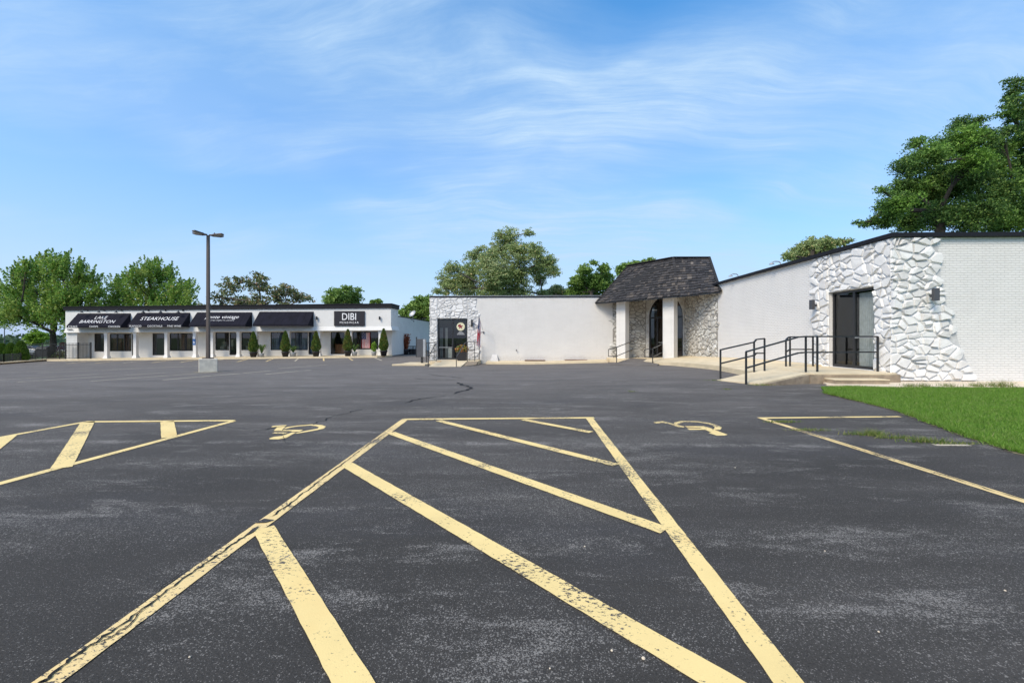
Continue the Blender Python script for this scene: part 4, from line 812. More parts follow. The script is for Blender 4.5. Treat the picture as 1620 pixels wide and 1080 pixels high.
railing('black railing on the far side of the near ramp, with a short return on top', [(p1[0], p1[1], 0, z1a), (p1b[0], p1b[1], .18, 1.20), (p1c[0], p1c[1], .22, 1.32)],
        [(p1[0], p1[1], z1a), (p1b[0], p1b[1], 1.20), (7.85, 14.6, 1.29), (p1c[0], p1c[1], 1.32)], [(p1[0], p1[1], z1a-.44), (p1b[0], p1b[1], .76), (7.85, 14.6, .83), (p1c[0], p1c[1], .83)])
p2 = gnd(1180.3, 608); z2 = CH-(556-534)*p2[1]/F; zt = 1.385; q2b = onZ(1274.8, 588.6, ZL); q2c = onZ(1293, 588, ZL); q2d = onZ(1388.5, 587.6, ZL); q2m = onZ(1268, 590, ZL)
railing('long black railing along the near edge of ramp and landing, above the steps', [(p2[0], p2[1], 0, z2), (q2b[0], q2b[1], ZL, zt), (q2c[0], q2c[1], ZL, zt), (q2d[0], q2d[1], ZL, zt)],
        [(p2[0], p2[1], z2), (q2m[0]-.1, q2m[1], zt-.02), (q2b[0], q2b[1], zt), (q2d[0], q2d[1], zt)], [(p2[0], p2[1], z2-.47), (q2m[0]-.1, q2m[1], zt-.49), (q2b[0], q2b[1], zt-.48), (q2d[0], q2d[1], zt-.48)])
r3a, r3b, r3c = onZ(1243.4, 579.5, ZL), onZ(1252.5, 579.5, ZL), onZ(1289, 579.5, ZL); zt3 = CH+.03
railing('short black railing at the back of the landing against the white brick wall', [(r3a[0], r3a[1], ZL-.1, zt3-.10), (r3b[0], r3b[1]+.1, ZL, zt3), (r3c[0], r3c[1]+.1, ZL, zt3)],
        [(r3a[0], r3a[1], zt3-.10), (r3a[0]+.1, r3a[1]+.02, zt3-.02), (r3b[0], r3b[1]+.1, zt3), (r3c[0], r3c[1]+.1, zt3)], [(r3a[0], r3a[1], zt3-.55), (r3b[0], r3b[1]+.1, zt3-.46), (r3c[0], r3c[1]+.1, zt3-.46)])
# canopy entry railings
def railpx(label, pts, zb):   # pts: (px, py_foot, py_top, py_low)
    ps, tp, lw = [], [], []
    for px, pf, pt_, pl in pts:
        x, y = gnd(px, pf) if zb is None else onZ(px, pf, zb)[:2]; z0_ = g(x, y) if zb is None else zb
        ps.append((x, y, z0_, CH+(534-pt_)*y/F)); tp.append((x, y, CH+(534-pt_)*y/F)); lw.append((x, y, CH+(534-pl)*y/F))
    return ps, tp, lw
ps = []; X0 = gnd(975.5, 576); X1 = (8.05, 30.05); X2 = (9.25, 31.6); f1 = lambda y, pt_: CH+(534-pt_)*y/F
X0e = (X0[0]-.45, X0[1]+.3); X1 = tuple(onZ(1007, 564, -.13)[:2]); X2 = tuple(onZ(1025, 563, -.13)[:2])
railing('black railing left of the canopy entrance, in front of the left brick column', [(X0[0], X0[1], g(*X0), f1(X0[1], 549)), (X1[0], X1[1], -.13, f1(X1[1], 537)), (X2[0], X2[1], -.13, f1(X2[1], 537))],
        [(X0e[0], X0e[1], f1(X0e[1], 552.5)), (X0[0], X0[1], f1(X0[1], 549)), (X1[0], X1[1], f1(X1[1], 537)), (X2[0], X2[1], f1(X2[1], 537))], [(X0e[0], X0e[1], f1(X0e[1], 563.5)), (X0[0], X0[1], f1(X0[1], 563)), (X1[0], X1[1], f1(X1[1], 550)), (X2[0], X2[1], f1(X2[1], 550))],
        [[(X0e[0], X0e[1], f1(X0e[1], 552.5)), (X0e[0], X0e[1], f1(X0e[1], 563.5))]])
Y0 = gnd(1032.5, 576.5); Y0e = (Y0[0]-.42, Y0[1]+.25); Y1 = tuple(onZ(1056, 567, -.13)[:2])
railing('black railing right of the canopy entrance, running up behind the right brick column', [(Y0[0], Y0[1], g(*Y0), f1(Y0[1], 551)), (Y1[0], Y1[1], -.13, f1(Y1[1], 540))],
        [(Y0e[0], Y0e[1], f1(Y0e[1], 553)), (Y0[0], Y0[1], f1(Y0[1], 551)), (Y1[0], Y1[1], f1(Y1[1], 540))], [(Y0e[0], Y0e[1], f1(Y0e[1], 564)), (Y0[0], Y0[1], f1(Y0[1], 564)), (Y1[0], Y1[1], f1(Y1[1], 553))],
        [[(Y0e[0], Y0e[1], f1(Y0e[1], 553)), (Y0e[0], Y0e[1], f1(Y0e[1], 564))]])
# middle door railings
a = (ra[0]-.02, ra[1]); zz_ = zmid
railing('black railing on the left of the middle door ramp beside the grey cabinet', [(a[0], a[1], g(*a), .98), (-6.05, 30.1, zz_, .99), (-6.35, 30.9, zz_, 1.02), (-7.0, 31.3, -.5, .93)],
        [(-7.0, 31.3, .93), (-6.8, 31.2, 1.05), (a[0], a[1], 1.0), (-6.05, 30.1, 1.05)], [(-7.0, 31.3, .35), (a[0], a[1], .35), (-6.05, 30.1, .45)], [[(a[0], a[1], .1), (-6.05, 30.1, .98)], [(a[0]-.15, a[1]+.05, .22), (a[0]+.3, a[1]+.05, .22)]])
b0 = (rb[0]-.28, rb[1])
railing('black railing on the right of the middle door ramp beside the flower planter', [(b0[0], b0[1], g(*b0), .16), (-3.85, 30.2, zz_, 1.05), (-3.35, 30.3, zz_, 1.05), (-3.18, 31.9, zz_, 1.05)],
        [(b0[0], b0[1], .16), (-3.95, 29.6, .98), (-3.85, 30.2, 1.05), (-3.35, 30.3, 1.05), (-3.18, 31.9, 1.05)], [(-3.85, 30.2, .5), (-3.35, 30.3, .5), (-3.18, 31.9, .5)])
# grey cabinet on its post
gx, gy, _ = onY(665.5, 560, 30.6); zb = g(gx, 30.6)+.1
t = thing('utility_cabinet', 'grey metal cabinet on a black post beside the stone-faced door', 'cabinet', (gx, 30.6, zb))
mb = MB(); mb.box((gx-.26, 30.5, zb+.42), (gx+.20, 30.78, zb+1.72)); mb.build('cabinet_box', 'grey_metal', t, bevel=.01)
mb = MB(); mb.box((gx+.20, 30.48, zb+.44), (gx+.36, 30.80, zb+1.70)); mb.build('side_panel', 'galvanized', t)  # paler panel forming the side of the cabinet
mb = MB(); mb.box((gx+.02, 30.56, zb), (gx+.16, 30.72, zb+.42)); mb.box((gx-.33, 30.55, zb+.42), (gx-.26, 30.65, zb+1.86)); mb.build('post', 'black_metal', t)
# ------------------------------------------------------------------ flags
def flag_mesh(P, parent, w_=1.0, h_=1.6):
    """P(u,v)->point; u along stripes 0..1, v across 0..1"""
    nu, nvv = 26, 26; V = [P(i/nu, j/nvv) for j in range(nvv+1) for i in range(nu+1)]; mb = MB()
    for j in range(nvv):
        for i in range(nu):
            u, v = (i+.5)/nu, (j+.5)/nvv; st = int(v*13) % 2
            mi = 2 if (u < .42 and v < 7/13) else (1 if st else 0)
            if mi == 2 and (i*2+j*3) % 5 == 0 and j % 2: mi = 1
            o = j*(nu+1)+i; mb.f.append((o, o+1, o+nu+2, o+nu+1)); mb.m.append(mi)
    mb.v = V; return mb.build('cloth', ['flag_red', 'flag_white', 'flag_blue'], parent, True)
fb = Vector(onY(765, 526, YM-.02)); tp = onY(757.2, 499, YM-1.1); tp = Vector(tp)
t = thing('flag', 'striped flag hanging furled from an angled pole on the white wall', 'flag', tuple(fb))
mb = MB(); mb.tube(fb, tp, .016, .014, 8); mb.lathe(tp+Vector((0,0,-.01)), [(.02, 0), (.035, .03), (.01, .07)], 8); mb.build('flagpole', 'galvanized', t)
mb = MB(); mb.box(fb+Vector((-.04,-.04,-.07)), fb+Vector((.04,.03,.07))); mb.build('bracket', 'grey_metal', t)
dn = (tp-fb).normalized()
def PF(u, v):
    a = tp-dn*(v*.62+.03); fold = math.sin(v*22+u*3)*.05*(.3+u); swing = math.sin(v*11+1.0)*.07
    return (a.x*(1-u*.85)+(tp.x-.02)*u*.85+fold*.8-.10*u*.3+(v-.5)*.26*u, a.y+swing*u+fold, a.z-u*(2.10-v*.25))
flag_mesh(PF, t)
# ------------------------------------------------------------------ plants
def leaf_cards(C, size, n_dir=None, droop=0, aspect=.6):
    """C (n,3) centres -> diamond leaves slightly folded"""
    n = len(C); d = rng.normal(size=(n, 3)); d /= np.linalg.norm(d, axis=1)[:, None]; d[:, 2] -= droop; d /= np.linalg.norm(d, axis=1)[:, None]
    e_ = rng.normal(size=(n, 3)); w = np.cross(d, e_); w /= np.linalg.norm(w, axis=1)[:, None]+1e-9
    s_ = (size*rng.uniform(.6, 1.35, n))[:, None]; V = np.stack([C-d*s_*.5, C+w*s_*aspect*.5, C+d*s_*.5, C-w*s_*aspect*.5], 1)
    return V.reshape(-1, 3), np.arange(4*n).reshape(n, 4)
def tree(name, label, base, trunk_r, fork, lobes, nclump, nleaf, lsize, lm, bm='bark', group='trees behind the buildings', clump_r=.55, fill=.25, spiky=0, cat='tree', bend=0, gaps=.15):
    """lobes: (x,y,z,r) real crown masses; limbs run from the trunk fork to each, twigs to every leaf clump"""
    t = thing(name, label, cat, base, group); base = Vector(base); fork = Vector(fork); mb = MB()
    p = base; k = 4
    for i in range(k):
        q = base.lerp(fork, (i+1)/k)+Vector((random.uniform(-1, 1), random.uniform(-1, 1), 0))*trunk_r*.3
        mb.tube(p, q, trunk_r*(1.25-.45*i/k) if i else trunk_r*1.35, trunk_r*(1.25-.45*(i+1)/k), 10, 0, False); p = q
    fork = p; cl = []; tot = sum(l[3]**2 for l in lobes)
    LC = [Vector(l[:3]) for l in lobes]; par = {}; cost = {}; todo = set(range(len(lobes)))
    while todo:      # every limb leaves the nearest limb already grown
        best = None
        for i in todo:
            for j in [-1]+list(par):
                src = fork if j < 0 else LC[j]; c_ = (LC[i]-src).length+.35*(0 if j < 0 else cost[j])+(.6*max(0, src.z-LC[i].z))
                if best is None or c_ < best[0]: best = (c_, i, j)
        _, i, j = best; par[i] = j; cost[i] = (cost[j] if j >= 0 else 0)+(LC[i]-(fork if j < 0 else LC[j])).length; todo.discard(i)
    wt = {i: 1.0 for i in par}
    for i in list(par)[::-1]:
        if par[i] >= 0: wt[par[i]] += wt[i]
    for li, (lx, ly, lz, lr) in enumerate(lobes):
        lc = LC[li]; src = fork if par[li] < 0 else LC[par[li]]; steps = 4; r0 = trunk_r*max(.16, min(.8, (wt[li]/len(lobes))**.5)); path = [src]
        for i in range(steps):
            q = src.lerp(lc, (i+1)/steps)+(Vector((random.uniform(-1, 1), random.uniform(-1, 1), random.uniform(-.2, .7)))*lr*.10 if i < steps-1 else Vector())
            path.append(q)
        for i, (u, v) in enumerate(zip(path, path[1:])): mb.tube(u, v, r0*(1-.35*i/steps), r0*(1-.35*(i+1)/steps), 6, 0, False)
        n = max(5, int(nclump*lr*lr/tot))
        d = rng.normal(size=(n, 3)); d /= np.linalg.norm(d, axis=1)[:, None]; rad = lr*(rng.uniform(0, 1, n)**fill)
        rad *= rng.uniform(.72, 1.16+spiky, n)
        c = np.array(lc)+d*rad[:, None]*np.array([1, 1, .85]); cl.append(c)
        for j in range(0, n, max(1, n//14)):
            s_ = path[random.randint(2, steps)]; mid = Vector(s_).lerp(Vector(c[j]), .5)+Vector((random.uniform(-1, 1), random.uniform(-1, 1), random.uniform(-.2, 1)))*lr*.08
            mb.tube(s_, mid, r0*.26, r0*.16, 4, 0, False); mb.tube(mid, c[j], r0*.16, .012, 4, 0, False)
    mb.build('trunk', bm, t)
    cl = np.concatenate(cl); cl = cl[rng.uniform(size=len(cl)) > gaps]
    cr = clump_r*rng.uniform(.55, 1.35, len(cl)); w = cr**2; cnt = np.maximum(3, (nleaf*w/w.sum())).astype(int)
    idx = np.repeat(np.arange(len(cl)), cnt); dd_ = rng.normal(size=(len(idx), 3)); dd_ /= np.linalg.norm(dd_, axis=1)[:, None]
    if spiky:      # upswept shoots instead of round clumps
        cc_ = np.array(fork)+np.array([0, 0, .5]); od = cl-cc_; od /= np.linalg.norm(od, axis=1)[:, None]; od = od*.7+np.array([0, 0, .75])+rng.normal(0, .18, od.shape); od /= np.linalg.norm(od, axis=1)[:, None]
        tt = rng.uniform(0, 1, len(idx)); pos = cl[idx]+od[idx]*(tt*cr[idx]*2.6)[:, None]+dd_*(cr[idx]*.62*(1.05-tt))[:, None]
    else: pos = cl[idx]+dd_*(cr[idx]*rng.uniform(0, 1, len(idx))**.6)[:, None]*np.array([1.1, 1.1, .55])
    V, Fc = leaf_cards(pos, lsize, droop=.25); np_mesh('crown', V, Fc, lm, t); return t
def lob(Y, lst, jit=1.0, k=1.0):
    out = []
    for i, (px, py, rp) in enumerate(lst):
        yy = Y+random.uniform(-1, 1)*jit*1.6; x, _, z = onY(px, py, yy); out.append((x, yy, z, rp*k*yy/F))
    return out
def gb(px, Y): x = onY(px, 500, Y)[0]; return (x, Y, g(max(-60, x), Y)-.1)
# left maples
Y = 50
tree('maple_tree', 'broad maple with dark forked trunk left of the white shops, over the black fence', gb(82, Y), .32, tuple(onY(84, 527, Y)), lob(Y, [(80,480,36),(45,470,26),(30,500,26),(118,480,27),(140,505,20),(60,440,24),(95,432,22),(125,450,22),(20,475,18),(35,445,15),(60,510,18),(112,525,13),(150,470,14),(8,505,17),(88,500,26),(76,418,12),(103,415,9),(125,430,10),(40,430,11),(150,450,8)], 1.8), 1500, 52000, .24, 'maple_leaf', clump_r=.50, fill=.5, spiky=.16, gaps=.04)
tree('maple_tree', 'rounded maple rising behind the shop roof, right of the broad one', gb(240, 54), .30, tuple(onY(238, 510, 54)), lob(54, [(240,475,32),(205,470,24),(275,470,24),(235,440,22),(215,445,16),(262,442,18),(185,485,20),(292,485,16),(290,460,12),(240,425,10),(190,455,12),(165,500,16),(250,505,28),(205,505,25),(283,500,18)], 1.8), 1200, 40000, .24, 'maple_leaf', clump_r=.50, fill=.5, spiky=.2, gaps=.04)
tree('sparse_tree', 'thin-leaved tree with bare branches showing, behind the shop roof beside the lamp', gb(432, 62), .30, tuple(onY(430, 497, 62)), lob(62, [(365,455,18),(345,470,12),(385,445,14),(410,450,18),(410,478,18),(440,465,20),(455,455,12),(470,470,14),(485,472,8),(380,478,18),(352,485,10),(450,485,15),(412,438,9)], 1.8), 420, 7000, .34, 'sparse_leaf', 'pale_bark', clump_r=.62, fill=.45, gaps=.28)
tree('sparse_tree', 'small thin tree top just above the shop roof between lamp pole and maple', gb(325, 70), .2, tuple(onY(325, 510, 70)), lob(70, [(320,490,12),(305,488,8),(345,490,10)], 1), 120, 2200, .34, 'sparse_leaf', 'pale_bark', clump_r=.5)
tree('leafy_tree', 'small bright green tree peeking over the shop roof above the black sign', gb(542, 60), .22, tuple(onY(542, 500, 60)), lob(60, [(530,468,14),(548,463,13),(562,470,9),(520,475,9),(540,480,20),(558,482,12),(567,460,4)], 1.3), 380, 9500, .30, 'bright_leaf', clump_r=.55)
tree('sapling', 'tiny tree tip over the shop roof, left of the two', gb(588, 66), .1, tuple(onY(589, 490, 66)), lob(66, [(588,478,4)], .3), 26, 420, .28, 'bright_leaf', clump_r=.35)
tree('sapling', 'tiny tree tip over the shop roof, nearest its right corner', gb(599, 66), .1, tuple(onY(600, 490, 66)), lob(66, [(599,477,4.5)], .3), 30, 480, .28, 'bright_leaf', clump_r=.35)
tree('leafy_tree', 'green tree behind the satellite dish in the gap between the two buildings', gb(662, 64), .26, tuple(onY(662, 505, 64)), lob(64, [(660,488,18),(650,500,16),(675,480,14),(640,495,10),(672,500,22),(665,475,9),(690,500,22)], 1.8), 600, 15000, .32, 'bright_leaf', clump_r=.6, gaps=.08)
Y = 56
tree('cottonwood_tree', 'large airy tree towering over the middle of the white building', gb(790, Y), .45, tuple(onY(795, 460, Y)), lob(Y, [(805,375,17),(795,395,24),(820,400,22),(775,405,16),(750,405,12),(845,400,18),(865,415,17),(875,430,13),(780,430,30),(820,430,26),(745,430,22),(715,425,15),(702,440,12),(710,455,18),(740,455,24),(780,460,26),(820,460,22),(855,440,14),(693,460,7),(838,368,8),(790,372,9),(858,465,9),(760,395,8),(800,440,26),(770,415,16),(850,425,16),(730,445,18)], 2.2, 1.06), 5200, 80000, .20, 'cottonwood_leaf', 'pale_bark', clump_r=.45, fill=.5, gaps=.38)
tree('cottonwood_tree', 'green tree behind the middle roof, just left of the shingled canopy', gb(935, 58), .3, tuple(onY(935, 462, 58)), lob(58, [(925,428,11),(955,425,9),(915,445,14),(945,445,18),(960,440,10),(930,462,24),(965,458,14),(905,462,12),(940,415,5)], 1.8), 1200, 18000, .28, 'bright_leaf', 'pale_bark', clump_r=.48, gaps=.25)
tree('leafy_tree', 'low green tree crown filling the gap below the large airy tree', gb(880, 60), .2, tuple(onY(880, 468, 60)), lob(60, [(880,460,10),(865,466,8),(895,466,8)], 1.2), 240, 5000, .30, 'cottonwood_leaf', 'pale_bark', clump_r=.5)
tree('leafy_tree', 'tree top showing just above the shingled canopy roof', gb(1005, 60), .3, tuple(onY(1005, 440, 60)), lob(60, [(990,422,9),(1005,418,7),(1020,414,5),(1000,435,22),(980,425,5),(1033,412,3.5)], 1.2), 360, 8000, .30, 'bright_leaf', clump_r=.5)
tree('leafy_tree', 'bushy tree showing over the sloping roof line of the side wall', gb(1285, 46), .3, tuple(onY(1285, 410, 46)), lob(46, [(1285,388,16),(1262,398,14),(1310,385,13),(1330,383,8),(1290,410,32),(1250,405,8),(1345,382,4)], 1.8), 900, 14000, .22, 'cottonwood_leaf', clump_r=.40, gaps=.3)
# big right-hand trees
Y = 30
tree('locust_tree', 'big dark leafy tree with layered branches over the near white wall', gb(1487, Y), .32, tuple(onY(1487, 335, Y)), lob(Y, [(1470,250,26),(1440,262,22),(1500,235,28),(1530,220,26),(1475,300,36),(1440,300,24),(1420,320,24),(1405,330,16),(1520,290,40),(1560,270,34),(1550,220,22),(1490,340,30),(1440,350,24),(1400,352,12),(1370,354,6),(1540,340,40),(1580,310,34),(1520,195,12),(1545,190,10),(1580,240,22),(1395,300,8),(1355,353,4),(1590,350,30),(1450,225,10),(1500,275,26),(1465,320,26),(1425,295,16),(1535,255,24),(1410,340,12),(1380,350,9)], 1.6, 1.08), 6500, 150000, .13, 'locust_leaf', clump_r=.36, fill=.6, gaps=.15)
tree('locust_tree', 'taller open-branched tree cut off by the right picture edge', gb(1635, 33), .32, tuple(onY(1635, 330, 33)), lob(33, [(1610,130,14),(1600,150,13),(1625,165,20),(1605,185,14),(1640,210,34),(1612,215,14),(1650,260,40),(1600,290,24),(1660,330,44),(1615,340,26),(1680,180,36),(1650,120,16),(1700,260,45),(1590,180,5),(1598,240,12),(1640,300,34),(1618,260,22),(1588,215,16),(1600,165,13),(1575,235,16),(1612,200,18)], 1.8, 1.1), 2000, 50000, .17, 'locust_leaf', clump_r=.38, fill=.5, gaps=.35)
# distant woods and far treeline on the left horizon
V_, F_ = [], []
n = 26000; X = rng.uniform(-420, -60, n); Yv = rng.uniform(150, 230, n); hh = (2.0+1.6*np.sin(X*.05)+1.2*np.sin(X*.17+1))*rng.uniform(0, 1, n)**.6
V, Fc = leaf_cards(np.c_[X, Yv, hh-2.2], 1.6); tag(np_mesh('distant_woods', V, Fc, 'far_leaf'), 'low dark wooded band on the horizon behind the fences', 'woods', kind='stuff')
# hedge of arborvitae
def conifer(name, label, x, y, z, h, r, n, lm, group, parent=None, cat='shrub', taper=.75, top=.1, pot=None):
    t = thing(name, label, cat, (x, y, z), group); mb = MB(); zc = z
    if pot:
        ph, pr = pot; mb.lathe((x, y, z), [(pr*.72, 0), (pr*.98, ph*.82), (pr*1.12, ph*.84), (pr*1.12, ph), (pr*.95, ph), (pr*.9, ph*.93)], 20); mb.build('pot', 'pot_black', t, True); zc = z+ph*.95
        mb = MB()
    mb.tube((x, y, zc-.05), (x, y, zc+h*.8), .03, .01, 6); mb.build('stem', 'bark', t)
    u = rng.uniform(0, 1, n); prof = r*np.minimum(1, (u+.12)*3.2)*(1-u)**taper*1.15+r*top*(1-u); a = rng.uniform(0, 6.283, n); rr = prof*rng.uniform(.55, 1.0, n)**.5*(1+.08*np.sin(a*5+u*20))
    pos = np.c_[x+np.cos(a)*rr, y+np.sin(a)*rr, zc+u*h]; k = len(pos)
    d = np.c_[np.cos(a)*.5, np.sin(a)*.5, np.ones(k)]+rng.normal(0, .3, (k, 3)); d /= np.linalg.norm(d, axis=1)[:, None]; w = np.cross(d, rng.normal(size=(k, 3))); w /= np.linalg.norm(w, axis=1)[:, None]
    s_ = (h*.055*rng.uniform(.6, 1.4, k))[:, None]; V = np.stack([pos-d*s_*.5, pos+w*s_*.28, pos+d*s_*.8, pos-w*s_*.28], 1).reshape(-1, 3)
    np_mesh('foliage', V, np.arange(4*k).reshape(k, 4), lm, t); return t
for i, px in enumerate((3, 17, 33)):
    x, y, _ = onY(px, 560, 40.5); conifer('arborvitae', ['leftmost clipped cone-shaped evergreen behind the low black fence', 'middle of three clipped evergreens behind the low black fence', 'rightmost of three clipped evergreens, next to the tall patio fence'][i], x, y, g(x, y), [1.78, 1.80, 1.98][i], .52, 6500, 'hedge_leaf', 'clipped evergreens behind the low fence', taper=.42, top=.2)
pts = [(397, 516+15, 558), (449.5, 524, 561), (499, 524, 560), (549, 521, 560.5), (606.3, 520, 560.5)]
labs = ['potted cone evergreen under the lettered vintage shop awning, browner at its base', 'potted cone evergreen in front of the blue-curtained window', 'potted cone evergreen right of the blue-curtained window, beside its door', 'potted cone evergreen at the door under the black square sign', 'potted cone evergreen at the right corner of the shops, pointed at the top']
for i, (px, pt_, pf) in enumerate(((401, 525, 561.5), (451.5, 524, 561.5), (500, 524, 561.5), (550.3, 521.5, 561.5), (607, 520.5, 562))):
    x, y, _ = onY(px, 560, 41.35); z = g(x, y)+.155; zt_ = onY(px, pt_, 41.35)[2]; conifer('potted_evergreen', labs[i], x, y, z, zt_-z-.48, .42, 5600, 'cedar_leaf', 'potted evergreens along the shop walk', taper=.62, pot=(.50, .34), cat='potted plant')
def bushpot(label, px, Y, pr, ph, potm, r, h, n, ls, lm, style='bush', zoff=.155, group='small potted plants along the shop walk'):
    x, y, _ = onY(px, 560, Y); z = g(x, y)+zoff; t = thing('potted_plant', label, 'potted plant', (x, y, z), group)
    mb = MB(); mb.lathe((x, y, z), [(pr*.8, 0), (pr, ph*.8), (pr*1.08, ph), (pr*.95, ph), (pr*.9, ph*.92)], 18); mb.build('pot', potm, t, True); zc = z+ph*.92
    if style == 'fern':
        V = []; 
        for k in range(n):
            a = random.uniform(0, 6.28); l = r*random.uniform(.7, 1.2); hh = h*random.uniform(.5, 1.1); p = Vector((x, y, zc)); w = Vector((-math.sin(a), math.cos(a), 0))*ls; prev = None
            for s_ in range(6):
                u = s_/5; c = Vector((x+math.cos(a)*l*u, y+math.sin(a)*l*u, zc+hh*math.sin(u*2.2)/1.0)); ww = w*(1-u*.8)
                if prev is not None: V += [prev[0], prev[1], c+ww, c-ww]
                prev = (c-ww, c+ww)
        V = np.array([tuple(v) for v in V]); np_mesh('foliage', V, np.arange(len(V)).reshape(-1, 4), lm, t)
    elif style == 'plume':
        V = []
        for k in range(n):
            a = random.uniform(0, 6.28); sp_ = r*random.uniform(.2, 1); hh = h*random.uniform(.55, 1.05); tipx, tipy = x+math.cos(a)*sp_, y+math.sin(a)*sp_; b0_ = Vector((x+math.cos(a)*r*.25, y+math.sin(a)*r*.25, zc)); tp_ = Vector((tipx, tipy, zc+hh))
            for q in range(9):
                c = b0_.lerp(tp_, q/9+random.uniform(0, .1)); dv = Vector((random.uniform(-1, 1), random.uniform(-1, 1), random.uniform(.3, 1.4))).normalized()*ls; w = dv.cross(Vector((random.random(), random.random(), random.random()))).normalized()*ls*.35
                V += [c, c+dv*.5+w, c+dv, c+dv*.5-w]
        V = np.array([tuple(v) for v in V]); np_mesh('foliage', V, np.arange(len(V)).reshape(-1, 4), lm, t)
    else:
        d = rng.normal(size=(n, 3)); d /= np.linalg.norm(d, axis=1)[:, None]; pos = np.array([x, y, zc+h*.5])+d*(rng.uniform(0, 1, n)**.4)[:, None]*np.array([r, r, h*.55]); V, Fc = leaf_cards(pos, ls); np_mesh('foliage', V, Fc, lm, t)
    return t
bushpot('loose fern in a pale grey pot left of the blank wall panel between shops', 414, 41.4, .22, .36, 'pot_grey', .55, .85, 46, .05, 'fern_leaf', 'fern')
bushpot('spreading plant in a grey pot right of the middle evergreen, at the blue curtains', 464, 41.5, .26, .42, 'pot_grey', .6, .65, 44, .05, 'fern_leaf', 'fern')
bushpot('feathery plant in a grey pot right of the shop door under the black sign', 561, 41.5, .26, .40, 'pot_grey', .6, .75, 46, .05, 'fern_leaf', 'fern')
bushpot('lime green upright plant in a grey pot in front of the flag window', 591.5, 41.5, .24, .40, 'pot_grey', .27, .95, 520, .13, 'lime_leaf')
bushpot('tall copper-red plumes in a black pot in the alley by the white side wall', 642, 48.5, .36, .62, 'pot_black', .55, 1.75, 170, .16, 'copper_leaf', 'plume', .0, 'pots in the alley')
# dark open-rim barrel bins beside the copper plant
for i, px in enumerate((650.8, 655.4)):
    x, y, _ = onY(px, 556, 49); z = g(x, y); t = thing('trash_bin', ['black slatted bin in the alley touching the copper-red plant', 'black slatted bin in the alley nearer the grey cabinet'][i], 'bin', (x, y, z), 'bins in the alley')
    mb = MB(); mb.lathe((x, y, z), [(.27, 0), (.31, .6), (.29, .62)], 16); mb.build('drum', 'pot_black', t)
    mb = MB()
    for k in range(8):
        a_ = k*.785; mb.tube((x+.29*math.cos(a_), y+.29*math.sin(a_), z+.6), (x+.29*math.cos(a_), y+.29*math.sin(a_), z+.92), .018, .018, 5)
    mb.lathe((x, y, z+.9), [(.31, 0), (.33, .03), (.31, .06), (.28, .04)], 16); mb.build('rim', 'pot_black', t)
# flower planter on the middle landing
x, y = onY(731, 560, 31.0)[:2]; z = zmid
t = thing('flower_planter', 'square black planter of orange and white flowers beside the stone-faced door', 'planter', (x, y, z))
mb = MB(); mb.hexa([(x-.30,y-.28,z),(x+.30,y-.28,z),(x+.30,y+.28,z),(x-.30,y+.28,z),(x-.38,y-.34,z+.62),(x+.38,y-.34,z+.62),(x+.38,y+.34,z+.62),(x-.38,y+.34,z+.62)]); mb.build('pot', 'pot_black', t, bevel=.01)
n = 900; d = rng.normal(size=(n, 3)); d /= np.linalg.norm(d, axis=1)[:, None]; pos = np.array([x-.02, y, z+.80])+d*(rng.uniform(0, 1, n)**.35)[:, None]*np.array([.52, .4, .34]); V, Fc = leaf_cards(pos, .10); np_mesh('flowers', V, Fc, 'flower', t)
# ------------------------------------------------------------------ the row of shops
YB, YR = 42.5, 43.75; XA, XB = onY(103.5, 520, YB)[0], onY(618.5, 500, YB)[0]
SH = thing('shop_building', 'long low white row of shops with dark awnings, square black sign and black roof edge', 'building', (XA, YB, -.9))
zl = lambda x, a_, b_: a_+(b_-a_)*(x-XA)/(XB-XA)          # heights follow the slightly falling roof line
cT = (onY(105, 485, YB)[2], onY(615, 480.0, YB)[2]); cB = (onY(105, 491.2, YB)[2], onY(615, 487.2, YB)[2]); fB = (onY(105, 526.2, YB)[2], onY(615, 522.3, YB)[2])
def skew(mb, x0, x1, y0, y1, za, zb_, mi=0):              # box following the falling lines za->zb
    p = [(x0, y0), (x1, y0), (x1, y1), (x0, y1)]; mb.hexa([(a, b_, zl(a, *za)) for a, b_ in p]+[(a, b_, zl(a, *zb_)) for a, b_ in p], mi)
YS = 45.0
mb = MB(); skew(mb, XA, XB, YB, YS, fB, cB)
mb.build('fascia', 'white_stucco', SH)
fl = .14; mb = MB()
p = [(XA, YB-.002), (XB+.003, YB-.002), (XB+.003, YS)]
for (x0, y0), (x1, y1), (ox, oy), (ox1, oy1) in (((XA, YB), (XB, YB), (0, -fl), (fl, -fl)), ((XB, YB), (XB, YS), (fl, -fl), (fl, 0))):
    za0, za1 = zl(x0, *fB), zl(x1, *fB); h_ = .42
    mb.add([(x0+ox, y0+oy, za0-.01), (x1+ox1, y1+oy1, za1-.01), (x1+ox1, y1+oy1, za1+.04), (x0+ox, y0+oy, za0+.04), (x0, y0-.004*(oy != 0), za0+h_), (x1+.004*(ox1 > 0 and ox == fl), y1-.004*(y1 == YB), za1+h_), (x0, y0+.02, za0-.01), (x1-.02, y1, za1-.01)], [(0,1,2,3), (3,2,5,4), (6,7,1,0)])
mb.build('fascia_skirt', 'white_stucco', SH)
mb = MB(); skew(mb, XA-.10, XB+.10, YB-.12, YS+.1, cB, (cT[0]-.08, cT[1]-.08)); skew(mb, XA-.16, XB+.14, YB-.17, YS+.14, (cT[0]-.08, cT[1]-.08), cT); mb.build('roof_edge', 'cap_metal', SH)
